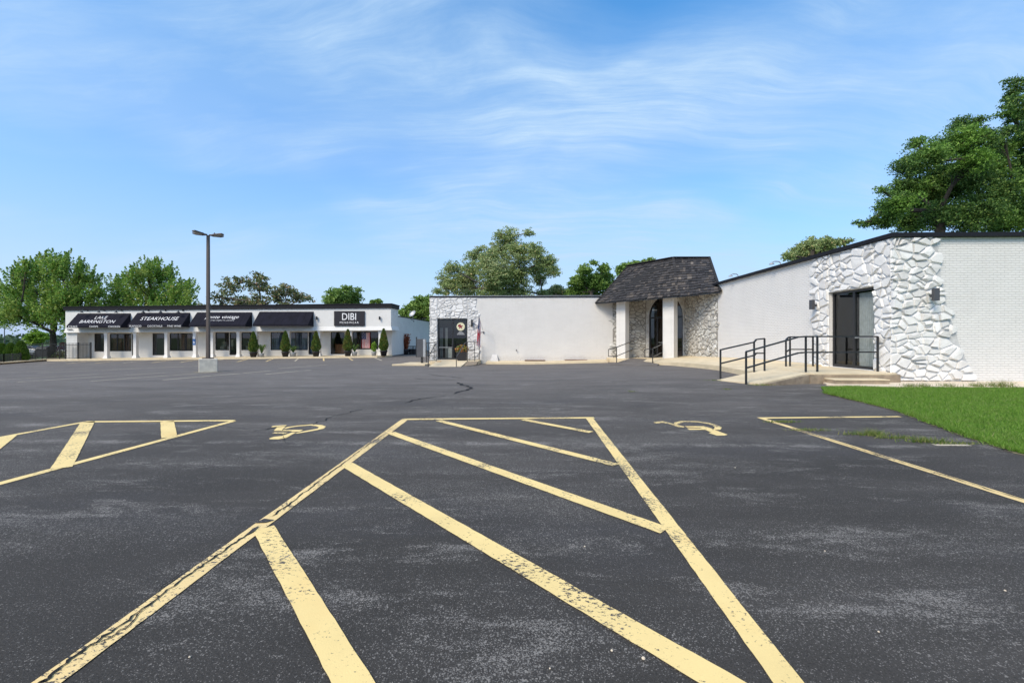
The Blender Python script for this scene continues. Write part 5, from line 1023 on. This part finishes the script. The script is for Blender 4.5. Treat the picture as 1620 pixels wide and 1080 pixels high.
# soffit
mb = MB(); mb.add([(XA, YB, zl(XA, *fB)-.012), (XB, YB, zl(XB, *fB)-.012), (XB, YR, zl(XB, *fB)-.012), (XA, YR, zl(XA, *fB)-.012)], [(3,2,1,0)]); mb.build('soffit', 'soffit', SH)
# shop-front wall with openings, measured on its own plane
def RX(px): return onY(px, 540, YR)[0]
def RZ(px, py): return onY(px, py, YR)[2]
wins = [('window', 149, 166, 527.5, 556, 'interior_warm'), ('window', 173, 208, 527.5, 555.5, 'blinds'), ('door', 208.6, 213.5, 527.5, 562.5, 'dark'), ('door', 241, 260, 527.2, 562, 'dark'), ('window', 268, 307, 527, 555, 'blinds2'),
        ('window', 340.5, 362.5, 525.8, 554, 'shop'), ('door', 363, 376, 525.8, 561.5, 'shop'), ('window', 381.5, 404, 525.6, 553.8, 'shop'), ('window', 428, 487, 525.4, 553.8, 'blue'), ('door', 488, 497, 525.3, 560.6, 'blue'),
        ('door', 523, 545, 525, 560.3, 'wood'), ('window', 557, 598.5, 524.2, 552.5, 'flag')]
holes = [(RX(a), RX(b_), RZ((a+b_)/2, d), RZ((a+b_)/2, c)) for _, a, b_, c, d, _k in wins]
XR = -13.35
mb = MB(); wall_holes(mb, (0, YR, 0), (1, 0, 0), (0, -1, 0), XA+.1, XR, -1.4, 2.6, holes, .15); mb.build('shop_wall', 'white_stucco', SH)
# end pier with lap siding
mb = MB(); xp0, xp1 = onY(105, 540, YB+.1)[0], onY(122, 540, YB+.1)[0]
mb.box((xp0, YB+.12, -1.3), (xp1, YR, 2.2)); 
for k in range(18): mb.hexa([(xp0, YB+.12-.035, -1.15+k*.165), (xp1, YB+.12-.035, -1.15+k*.165), (xp1, YB+.12, -1.15+k*.165), (xp0, YB+.12, -1.15+k*.165), (xp0, YB+.12-.01, -1.0+k*.165), (xp1, YB+.12-.01, -1.0+k*.165), (xp1, YB+.12, -1.0+k*.165), (xp0, YB+.12, -1.0+k*.165)])
mb.build('siding_pier', 'siding', SH)
# side wing receding along the alley, back walls and roofs
zw = 3.63; mb = MB(); mb.box((XR-.2, YR+.01, -1.2), (XR, 62.5, zw)); mb.box((XA+.1, YR+.3, -1.4), (XA+.3, 62.5, zw)); mb.box((XA+.1, 62.3, -1.4), (XR-.2, 62.5, zw)); mb.build('side_wall', 'white_stucco', SH)
mb = MB(); mb.box((XR-.26, YS+.2, zw), (XR+.05, 62.6, zw+.10)); mb.build('wing_roof_edge', 'cap_metal', SH)
mb = MB(); mb.box((XA+.3, YR+.16, zw-.1), (XR-.2, 62.3, zw-.02)); mb.build('roof', 'grey_metal', SH)
mb = MB(); mb.box((XR-.01, YR-.02, -1.0), (XR+.03, 62.5, -.48)); mb.build('base_band', 'grey_metal', SH)
# columns
for px in (169.3, 215, 264.2, 309.3, 336.2, 378, 405.5, 456.5, 505, 554.5, 602):
    x = onY(px, 540, YB+.25)[0]; zt_ = zl(x, *fB)+.02; z0_ = g(x, YB)+.14; mb = MB(); y_ = YB+.25; w = .15
    mb.box((x-w, y_-w, z0_), (x+w, y_+w, zt_)); mb.box((x-w*1.25, y_-w*1.25, zt_-.16), (x+w*1.25, y_+w*1.25, zt_-.013)); mb.box((x-w*1.12, y_-w*1.12, zt_-.26), (x+w*1.12, y_+w*1.12, zt_-.16))
    mb.hexa([(x-w*1.6, y_-w*1.6, z0_), (x+w*1.6, y_-w*1.6, z0_), (x+w*1.6, y_+w*1.6, z0_), (x-w*1.6, y_+w*1.6, z0_), (x-w*1.08, y_-w*1.08, z0_+.30), (x+w*1.08, y_-w*1.08, z0_+.30), (x+w*1.08, y_+w*1.08, z0_+.30), (x-w*1.08, y_+w*1.08, z0_+.30)])
    cpo = mb.build('column', 'white_trim', SH)
    if px == 309.3:
        mb = MB(); q = onY(309.3, 540, YB+.05); mb.box((x-.14, y_-w-.05, q[2]-.35), (x+.14, y_-w-.03, q[2]+.25)); sg = mb.build('parking_sign', 'sign_blue', cpo)
        mb = MB(); mb.box((x-.13, y_-w-.055, q[2]+.26), (x+.13, y_-w-.03, q[2]+.55)); mb.lathe((x-.02, y_-w-.062, q[2]-.0), [(.03, 0), (.03, .05)], 8); mb.box((x-.05, y_-w-.058, q[2]-.2), (x+.05, y_-w-.051, q[2]-.02)); mb.build('sign_symbol', 'lettering', cpo)
# openings: frames, panes and what one sees inside
for (kind, a, b_, c, d, sty), (h0, h1, t0_, t1_) in zip(wins, holes):
    O = (0, YR, 0); w_ = h1-h0; nl = 1 if w_ < 1.5 else (2 if w_ < 2.6 else 3)
    if sty == 'blinds': nl = 3
    fr_ = glazed('window' if kind == 'window' else 'shop_door', O, (1, 0, 0), (0, -1, 0), h0+.005, h1-.005, t0_+.005, t1_-.005, SH, nl, .05, .06)
    if sty in ('dark',):
        mb = MB(); mb.box((h0, YR+.14, t0_), (h1, YR+.16, t1_)); mb.build('door_panel', 'black_metal', fr_); continue
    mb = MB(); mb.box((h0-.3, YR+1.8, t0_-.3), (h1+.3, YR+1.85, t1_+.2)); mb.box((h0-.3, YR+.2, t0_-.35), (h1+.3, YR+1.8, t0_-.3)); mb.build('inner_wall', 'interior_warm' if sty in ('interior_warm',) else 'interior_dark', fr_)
    mb = MB()
    if sty == 'blinds' or sty == 'blinds2':
        x = h0+(.1 if sty == 'blinds' else .9)
        while x < h1-.4: mb.box((x, YR+.25, t0_+.1), (x+w_*.19, YR+.27, t1_-.12)); x += w_*.24
        mb.build('blind', 'interior_warm' if sty == 'blinds' else 'board_wood', fr_)
    elif sty == 'blue':
        x = h0; 
        while x < h1: mb.box((x, YR+.22+.05*math.sin(x*9), t0_), (min(h1, x+.16), YR+.25+.05*math.sin(x*9), t1_)); x += .17
        mb.build('curtain', 'curtain_blue', fr_)
    elif sty == 'shop' and kind == 'window':
        for k in range(2):
            x = h0+.35+k*.75; mb.box((x-.2, YR+.5, t0_+.05), (x+.2, YR+.9, t0_+.42)); mb.box((x-.2, YR+.85, t0_+.42), (x+.2, YR+.95, t0_+.9+.2*k))
        mb.build('display_chairs', 'cream_cloth', fr_)
    elif sty == 'wood':
        mb.box((h0+.2, YR+.7, t0_+.1), (h1-.25, YR+1.0, t0_+.95)); mb.box((h0+.15, YR+.65, t0_+.95), (h1-.15, YR+1.1, t0_+1.02)); mb.build('display_cabinet', 'orange_wood', fr_)
# window flag hung inside the last window (its own thing)
h0, h1, t0_, t1_ = holes[-1]; xa, xb = onY(572.5, 530, YR)[0], onY(585.5, 530, YR)[0]; za, zb2 = t1_-.12, onY(579, 550.5, YR)[2]
t = thing('flag', 'striped flag hung vertically in the shop window near the right corner', 'flag', ((xa+xb)/2, YR+.16, za))
flag_mesh(lambda u, v: (xb-(xb-xa)*(1-v) if False else xa+(xb-xa)*v, YR-.03+.012*math.sin(v*18), za-(za-zb2)*u), t)
# awnings
YA = 41.4
def awning(x0p, x1p, ytop, ylow, yval, lab):
    x0, x1 = onY(x0p, ytop, YB)[0], onY(x1p, ytop, YB)[0]; zt_ = onY((x0p+x1p)/2, ytop, YB)[2]; zlow = onY((x0p+x1p)/2-14, ylow, YA)[2]; zv = onY((x0p+x1p)/2-14, yval, YA)[2]
    mb = MB(); yb = YB-.01; v = [(x0, yb, zt_), (x1, yb, zt_), (x1, YA, zlow), (x0, YA, zlow), (x0, YA, zv), (x1, YA, zv), (x0, yb, zv), (x1, yb, zv)]
    mb.add(v, [(3,2,1,0), (4,5,2,3), (0,6,4,3), (1,2,5,7)])
    for k in range(1, 8): mb.bar((x0+(x1-x0)*k/8, yb-.01, zt_+.004), (x0+(x1-x0)*k/8, YA, zlow+.006), .012, .006)
    aw = mb.build('awning', 'awning_canvas', SH); aw['label'] = lab; return aw, x0, x1, zt_, zlow, zv
a1_ = awning(123.5, 207, 495.6, 515.2, 518.2, 'dark awning with the two-line restaurant name')
a2_ = awning(217.5, 301, 494.6, 514.4, 517.2, 'dark awning with the word STEAKHOUSE')
a3_ = awning(312, 399, 493.9, 513.6, 516.6, 'dark awning behind the lamp pole')
a4_ = awning(410.7, 496.2, 492.9, 512.8, 515.8, 'plain dark awning without writing')
def awtext(aw, body, size, pxc, py, shear, m='lettering', sx=1, sp=1.0, off=0):
    ob, x0, x1, zt_, zlow, zv = aw; uy = Vector((0, YB-YA, zt_-zlow)).normalized(); nn_ = Vector((1, 0, 0)).cross(uy)
    # point where the sloped cloth meets the sight line to the lettering's place
    n = nn_; P0 = Vector((x0, YA, zlow)); r = Vector(_d(pxc, py)); c = Vector((0, 0, CH)); t_ = (P0-c).dot(n)/r.dot(n); p = c+r*t_+n*.012
    return text(body, size, p, (1, 0, 0), uy, m, 'lettering', ob, .004, shear, sx=sx, spacing=sp, offset=off-.006)
awtext(a1_, 'LAKE', .56, 160, 502.6, .0, sx=.98, off=.0); awtext(a1_, 'BARRINGTON', .56, 154, 509, .0, sx=1.0, off=.0); awtext(a2_, 'STEAKHOUSE', .64, 252.5, 504.2, 0, sx=.98, off=.0)
awtext(a3_, 'pente vintage', .60, 352, 501.6, .12, sx=1.04, off=.0); awtext(a3_, 'HOME OBJECTS DESIGN', .23, 350, 507, .1, sx=1.05, off=.0)
for aw, body, px in ((a1_, 'STEAKS', 115, ), (a1_, 'CHOPS', 148.3), (a1_, 'CHICKEN', 180.5), (a2_, 'SEAFOOD', 214), (a2_, 'COCKTAILS', 245), (a2_, 'FINE WINE', 275.5)):
    q = onY(px, 516.6 if aw is a1_ else 515.8, YA); text(body, .25, (q[0], YA-.006, q[2]), (1, 0, 0), (0, 0, 1), 'lettering', 'valance_lettering', aw[0], .003, sx=1.05, spacing=1.1)
q = onY(110.5, 521.2, YB-.15); text('28686', .24, (q[0], YB-.15, q[2]), (1, 0, 0), (0, 0, 1), 'black_metal', 'house_number', SH, .01)
# square sign
s0, s1 = onY(528.5, 503, YB-.12), onY(576.5, 503, YB-.12); z0_, z1_ = onY(552, 515.3, YB-.12)[2], onY(552, 492, YB-.12)[2]
mb = MB(); mb.box((s0[0], YB-.14, z0_), (s1[0], YB-.002, z1_)); sg = mb.build('shop_sign', 'sign_face', SH, bevel=.01)
q = onY(552.3, 501.3, YB-.15); text('DIBI', .98, (q[0], YB-.15, q[2]), (1, 0, 0), (0, 0, 1), 'lettering', 'lettering', sg, .006, sx=.86); q = onY(552.3, 510.3, YB-.15); text('MENSWEAR', .27, (q[0], YB-.15, q[2]), (1, 0, 0), (0, 0, 1), 'lettering', 'lettering', sg, .005, spacing=1.5)
# gooseneck lamps above the awnings, wall lights beside the sign
for px in (128.8, 155.3, 182.6, 224.8, 252, 279.6):
    q = onY(px+10.3, 490.5, YB); q2 = onY(px, 492.5, YB-.62); mb = MB(); mb.lathe((q2[0]*.0+q[0], YB-.62, q2[2]-.13), [(.17, 0), (.15, .03), (.06, .13), (.035, .2)], 12)
    pts = [(q[0], YB, q[2]-.02), (q[0], YB-.18, q[2]+.04), (q[0], YB-.45, q[2]+.10), (q[0], YB-.62, q2[2]+.07)]
    for u, v in zip(pts, pts[1:]): mb.tube(u, v, .025, .025, 6)
    mb.box((q[0]-.08, YB-.05, q[2]-.1), (q[0]+.08, YB-.003, q[2]+.06)); mb.build('gooseneck_lamp', 'black_metal', SH)
for px in (502, 601.3):
    q = onY(px, 503, YB); mb = MB(); mb.tube((q[0], YB-.16, q[2]-.18), (q[0], YB-.16, q[2]+.16), .08, .08, 10); mb.box((q[0]-.05, YB-.12, q[2]-.06), (q[0]+.05, YB-.003, q[2]+.06)); mb.build('wall_light', 'black_metal', SH)
q = onY(127.5, 540, YR); mb = MB(); mb.lathe((q[0], YR-.14, 1.35), [(.05, 0), (.09, .05), (.09, .28), (.03, .36)], 10); mb.box((q[0]-.04, YR-.09, 1.45), (q[0]+.04, YR-.003, 1.55)); mb.build('wall_lantern', 'lettering', SH)
# satellite dish on the wing roof
q = onY(652.5, 505, 51); mb = MB(); cx_, cy_ = XR-.1, 51; x0 = onY(653, 500, 51)[0]; cy_ = 51.0
yy = onX(653, 500, XR-.1)[1]; base = Vector((XR-.1, yy, zw+.1)); hd = base+Vector((0, -.1, .55)); ddn = Vector((-.35, -.75, .55)).normalized(); aa = ddn.orthogonal().normalized(); bb = ddn.cross(aa); vs = [hd-ddn*.10]; fs = []
for k, (r_, d_) in enumerate(((.2, -.07), (.36, 0), (.46, .07))):
    for i in range(20): th = 6.283*i/20; vs.append(hd+aa*r_*math.cos(th)*1.05+bb*r_*math.sin(th)*.85+ddn*d_)
fs = [(0, 1+i, 1+(i+1) % 20) for i in range(20)]+[(1+20*k+i, 1+20*(k+1)+i, 1+20*(k+1)+(i+1) % 20, 1+20*k+(i+1) % 20) for k in range(2) for i in range(20)]
mb.add(vs, fs); mb.tube(base, hd-ddn*.1, .03, .03, 6); mb.tube(hd-bb*.4, hd+ddn*.5, .015, .015, 5); mb.lathe(hd+ddn*.5+Vector((0,0,-.03)), [(.04,0),(.04,.08)], 8); mb.build('satellite_dish', 'galvanized', SH)
q = onX(650, 507, XR); mb = MB(); mb.bar((XR, q[1], q[2]+.15), (XR+.35, q[1], q[2]-.05), .05); mb.lathe((XR+.35, q[1], q[2]-.15), [(.07, 0), (.05, .1)], 8); mb.build('flood_light', 'grey_metal', SH)
# ------------------------------------------------------------------ light pole
bx, by = gnd(324.5, 588.5); by += .2
t = thing('light_pole', 'tall dark square parking lot light pole on a concrete block', 'lamp post', (bx, by, g(bx, by)))
gz = g(bx, by); hb = .64; w = .28
mb = MB(); w = .37; th_ = math.atan2(-bx, by); ux_ = Vector((math.cos(th_), math.sin(th_), 0))*w; uy_ = Vector((-math.sin(th_), math.cos(th_), 0))*w; c_ = Vector((bx, by, 0)); q4 = [c_-ux_-uy_, c_+ux_-uy_, c_+ux_+uy_, c_-ux_+uy_]; mb.hexa([q_+Vector((0,0,gz-.1)) for q_ in q4]+[q_*1.0+Vector((0,0,gz+hb)) for q_ in q4]); mb.build('concrete_base', 'block_concrete', t, bevel=.025)
ztp = CH+(534-369.5)*by/F
mb = MB(); mb.box((bx-.17, by-.17, gz+hb), (bx+.17, by+.17, gz+hb+.05)); mb.build('base_plate', 'bronze', t)
mb = MB(); mb.hexa([(bx-.066, by-.066, gz+hb+.05), (bx+.066, by-.066, gz+hb+.05), (bx+.066, by+.066, gz+hb+.05), (bx-.066, by+.066, gz+hb+.05), (bx-.052, by-.052, ztp), (bx+.052, by-.052, ztp), (bx+.052, by+.052, ztp), (bx-.052, by+.052, ztp)]); mb.build('pole', 'bronze', t)
for k, ang in enumerate((R(247), R(186), R(64), R(8))):
    a_ = Vector((math.cos(ang), math.sin(ang), 0)); s_ = Vector((-a_.y, a_.x, 0)); c0 = Vector((bx, by, ztp+.02)); mb = MB()
    mb.bar(c0+a_*.05, c0+a_*.24, .06, .06); lt = .05
    p = [c0+a_*.22-s_*.08, c0+a_*.22+s_*.08, c0+a_*.66+s_*.12+Vector((0,0,lt)), c0+a_*.66-s_*.12+Vector((0,0,lt))]
    mb.hexa([q+Vector((0,0,-.03)) for q in p]+[q+Vector((0,0,.035)) for q in p])
    lh = mb.build('lamp_head', 'bronze', t, bevel=.008)
    mb = MB(); mb.add([q+Vector((0,0,-.034))+(c0+a_*.47-q)*.15 for q in p], [(0,1,2,3)]); mb.build('lens', 'lamp_lens', lh)
mb = MB(); mb.tube((bx+.3, by+.02, ztp+.05), (bx+.3, by+.02, ztp+.12), .03, .03, 8); mb.tube((bx-.28, by, ztp+.07), (bx-.28, by, ztp+.14), .03, .03, 8); mb.build('photocell', 'black_metal', t)
mdirt = sheet('dirt_ring', [[(bx+.62*math.cos(i*.45), by+.60*math.sin(i*.45)) for i in range(14)]], 'moss_dirt', .005); struct(mdirt)
# distant street lamp far left
x, y, _ = onY(7, 530, 95); tpz = onY(7, 512, 95)[2]; t = thing('street_lamp', 'thin grey street lamp far off at the left edge above the evergreens', 'street lamp', (x, y, -2))
mb = MB(); mb.tube((x, y, -2), (x, y, tpz), .10, .07, 8); mb.build('pole', 'grey_metal', t); mb = MB(); mb.box((x-.7, y-.15, tpz), (x+.7, y+.15, tpz+.12)); mb.build('lamp_head', 'grey_metal', t)
# ------------------------------------------------------------------ fences
def picket(label, pts, h, gap=.11, postgap=2.0, zoff=0, rails=(0.08, .9), pw=.016, group=None, post=.06):
    t = thing('metal_fence', label, 'fence', (pts[0][0], pts[0][1], g(*pts[0])+zoff), group)
    pk, rl = MB(), MB()
    for a, b_ in zip(pts, pts[1:]):
        a = Vector((*a, 0)); b_ = Vector((*b_, 0)); L_ = (b_-a).length; n = int(L_/gap)
        for i in range(n+1):
            q = a.lerp(b_, i/n); z = g(q.x, q.y)+zoff; pk.box((q.x-pw/2, q.y-pw/2, z+h*rails[0]*.5), (q.x+pw/2, q.y+pw/2, z+h))
        for f_ in rails:
            rl.bar((a.x, a.y, g(a.x, a.y)+zoff+h*f_), (b_.x, b_.y, g(b_.x, b_.y)+zoff+h*f_), .03, .035)
        m_ = max(1, round(L_/postgap))
        for i in range(m_+1):
            q = a.lerp(b_, i/m_); z = g(q.x, q.y)+zoff; mb = MB(); mb.box((q.x-post/2, q.y-post/2, z-.05), (q.x+post/2, q.y+post/2, z+h*1.03)); mb.build('post', 'black_metal', t)
    pk.build('pickets', 'black_metal', t); rl.build('rails', 'black_metal', t); return t
A1, A2 = onY(105, 560, YB-.35)[0], onY(143.5, 560, YB-.35)[0]
picket('tall black picket fence enclosing the siding end of the shops', [(A1-.1, YB-.35), (A2, YB-.35)], 1.60, .14, 1.35, .15, (.06, .88), .022, post=.09)
F0 = onY(40, 560, 43.4)[0]; picket('tall black picket fence round the patio left of the shops', [(F0, 43.4), (A1-.25, 43.4)], 1.62, .14, 1.9, .12, (.06, .97), .020, post=.07)
fk = [(k0[0]-.1+kd.x*2, k0[1]+.35+kd.y*2), (k0[0]-.1, k0[1]+.35), (k1[0]-.1, k1[1]+.45), (k2[0]-.4, k2[1]+.8)]
picket('low black picket fence along the kerb at the left edge', [fk[0], fk[1], fk[2]], .72, .12, 1.7, .12, (.10, .95), .018, post=.07)
# patio things: grill cabinet, tables and chairs
def at(px, Y): return onY(px, 560, Y)[0]
gx = at(70, 45.5); z = g(gx, 45)+.1; t = thing('grill', 'large black covered grill behind the patio fence', 'grill', (gx, 45.5, z))
mb = MB(); mb.box((gx-.75, 45.2, z+.15), (gx+.65, 45.9, z+.95)); mb.build('cabinet', 'pot_black', t, bevel=.03); mb = MB(); mb.tube((gx-.65, 45.5, z+.98), (gx+.55, 45.5, z+.98), .33, .33, 14); mb.build('lid', 'pot_black', t); mb = MB(); mb.bar((gx-.5, 45.15, z+1.1), (gx+.4, 45.15, z+1.1), .03); mb.build('handle', 'galvanized', t)
for i in range(3):
    mb = MB(); 
def patio_chair(label, x, y, rz):
    z = g(x, y)+.1; t = thing('patio_chair', label, 'chair', (x, y, z), 'patio chairs behind the fence'); c, s_ = math.cos(rz), math.sin(rz)
    P = lambda a, b_, h_: (x+a*c-b_*s_, y+a*s_+b_*c, z+h_)
    mb = MB(); mb.hexa([P(-.25,-.25,.42), P(.25,-.25,.42), P(.25,.25,.42), P(-.25,.25,.42), P(-.25,-.25,.46), P(.25,-.25,.46), P(.25,.25,.46), P(-.25,.25,.46)]); mb.build('seat', 'pot_black', t)
    mb = MB()
    for k in range(6): mb.bar(P(-.22+k*.088, .25, .46), P(-.22+k*.088, .32, .95), .02)
    mb.bar(P(-.25, .32, .95), P(.25, .32, .95), .04); mb.build('backrest', 'pot_black', t)
    for a, b_ in ((-.23,-.23),(.23,-.23),(.23,.23),(-.23,.23)): mb = MB(); mb.bar(P(a, b_, 0), P(a, b_, .43), .03); mb.build('leg', 'pot_black', t)
patio_chair('black patio chair behind the fence, beside the rightmost clipped evergreen', at(46, 44.6), 44.6, 2.6); patio_chair('black patio chair behind the fence, left of the covered grill', at(55, 45.4), 45.4, -.6); patio_chair('black patio chair behind the fence, right of the maple trunk', at(91, 45.0), 45.0, .5)
# parked cars glimpsed beyond the patio
def car(label, x, y, rz, m, L_=4.6):
    z = g(max(-60, x), y)-.04; t = thing('parked_car', label, 'car', (x, y, z), 'cars parked beyond the patio'); c, s_ = math.cos(rz), math.sin(rz); P = lambda a, b_, h_: Vector((x+a*c-b_*s_, y+a*s_+b_*c, z+h_))
    def loft(secs, name, mm):
        mb = MB(); vs = []; n = len(secs[0])
        for sec in secs: vs += [P(*q) for q in sec]
        fs = [(i*n+j, i*n+(j+1) % n, (i+1)*n+(j+1) % n, (i+1)*n+j) for i in range(len(secs)-1) for j in range(n)]+[tuple(range(n))[::-1], tuple(range((len(secs)-1)*n, len(secs)*n))]
        mb.add(vs, fs); return mb.build(name, mm, t, bevel=.03)
    h = L_/2
    loft([[(-h,-.7,.35),(-h,.7,.35),(-h,.68,.75),(-h,-.68,.75)], [(-h+.3,-.88,.25),(-h+.3,.88,.25),(-h+.3,.84,.92),(-h+.3,-.84,.92)], [(.6,-.9,.22),(.6,.9,.22),(.6,.86,.95),(.6,-.86,.95)], [(h-.4,-.88,.25),(h-.4,.88,.25),(h-.4,.82,.78),(h-.4,-.82,.78)], [(h,-.7,.35),(h,.7,.35),(h,.66,.62),(h,-.66,.62)]], 'body', m)
    loft([[(-h+.5,-.78,.92),(-h+.5,.78,.92),(-h+.5,.76,.94),(-h+.5,-.76,.94)], [(-h+1.1,-.76,.92),(-h+1.1,.76,.92),(-h+1.1,.62,1.42),(-h+1.1,-.62,1.42)], [(.3,-.76,.92),(.3,.76,.92),(.3,.62,1.42),(.3,-.62,1.42)], [(1.1,-.78,.90),(1.1,.78,.90),(1.1,.76,.93),(1.1,-.76,.93)]], 'cabin_glass', 'car_glass')
    for a in (-h+.85, h-.9):
        for b_ in (-.8, .8): mb = MB(); mb.tube(P(a, b_-.1, .33), P(a, b_+.1, .33), .33, .33, 18); mb.build('wheel', 'tyre', t)
car('silver car parked beyond the patio fence, next to the rightmost evergreen', at(50, 58), 58, .15, 'car_silver'); car('silver car parked beyond the patio fence, between the trunk and the shops', at(94, 57), 57, -.1, 'car_silver')
x = at(100, 47.5); conifer('red_shrub', 'dark red rounded shrub behind the patio fence beside the shops', x, 47.5, g(x, 47.5)+.2, 1.6, .5, 900, 'red_leaf', 'patio shrubs', taper=.4, top=.3)
x = at(96, 46.2); conifer('green_shrub', 'dark green low shrub behind the patio fence under the red one', x, 46.2, g(x, 46.2), .9, .7, 1500, 'cedar_leaf', 'patio shrubs', taper=.4, top=.4)
x = at(58, 66); tree('ornamental_tree', 'small pale green tree seen under the maple crown', gb(56, 66), .1, tuple(onY(58, 545, 66)), lob(66, [(58,528,8),(48,532,7),(68,532,8),(55,540,9)], 1), 160, 3200, .26, 'lime_leaf', group='trees beyond the patio', clump_r=.4)
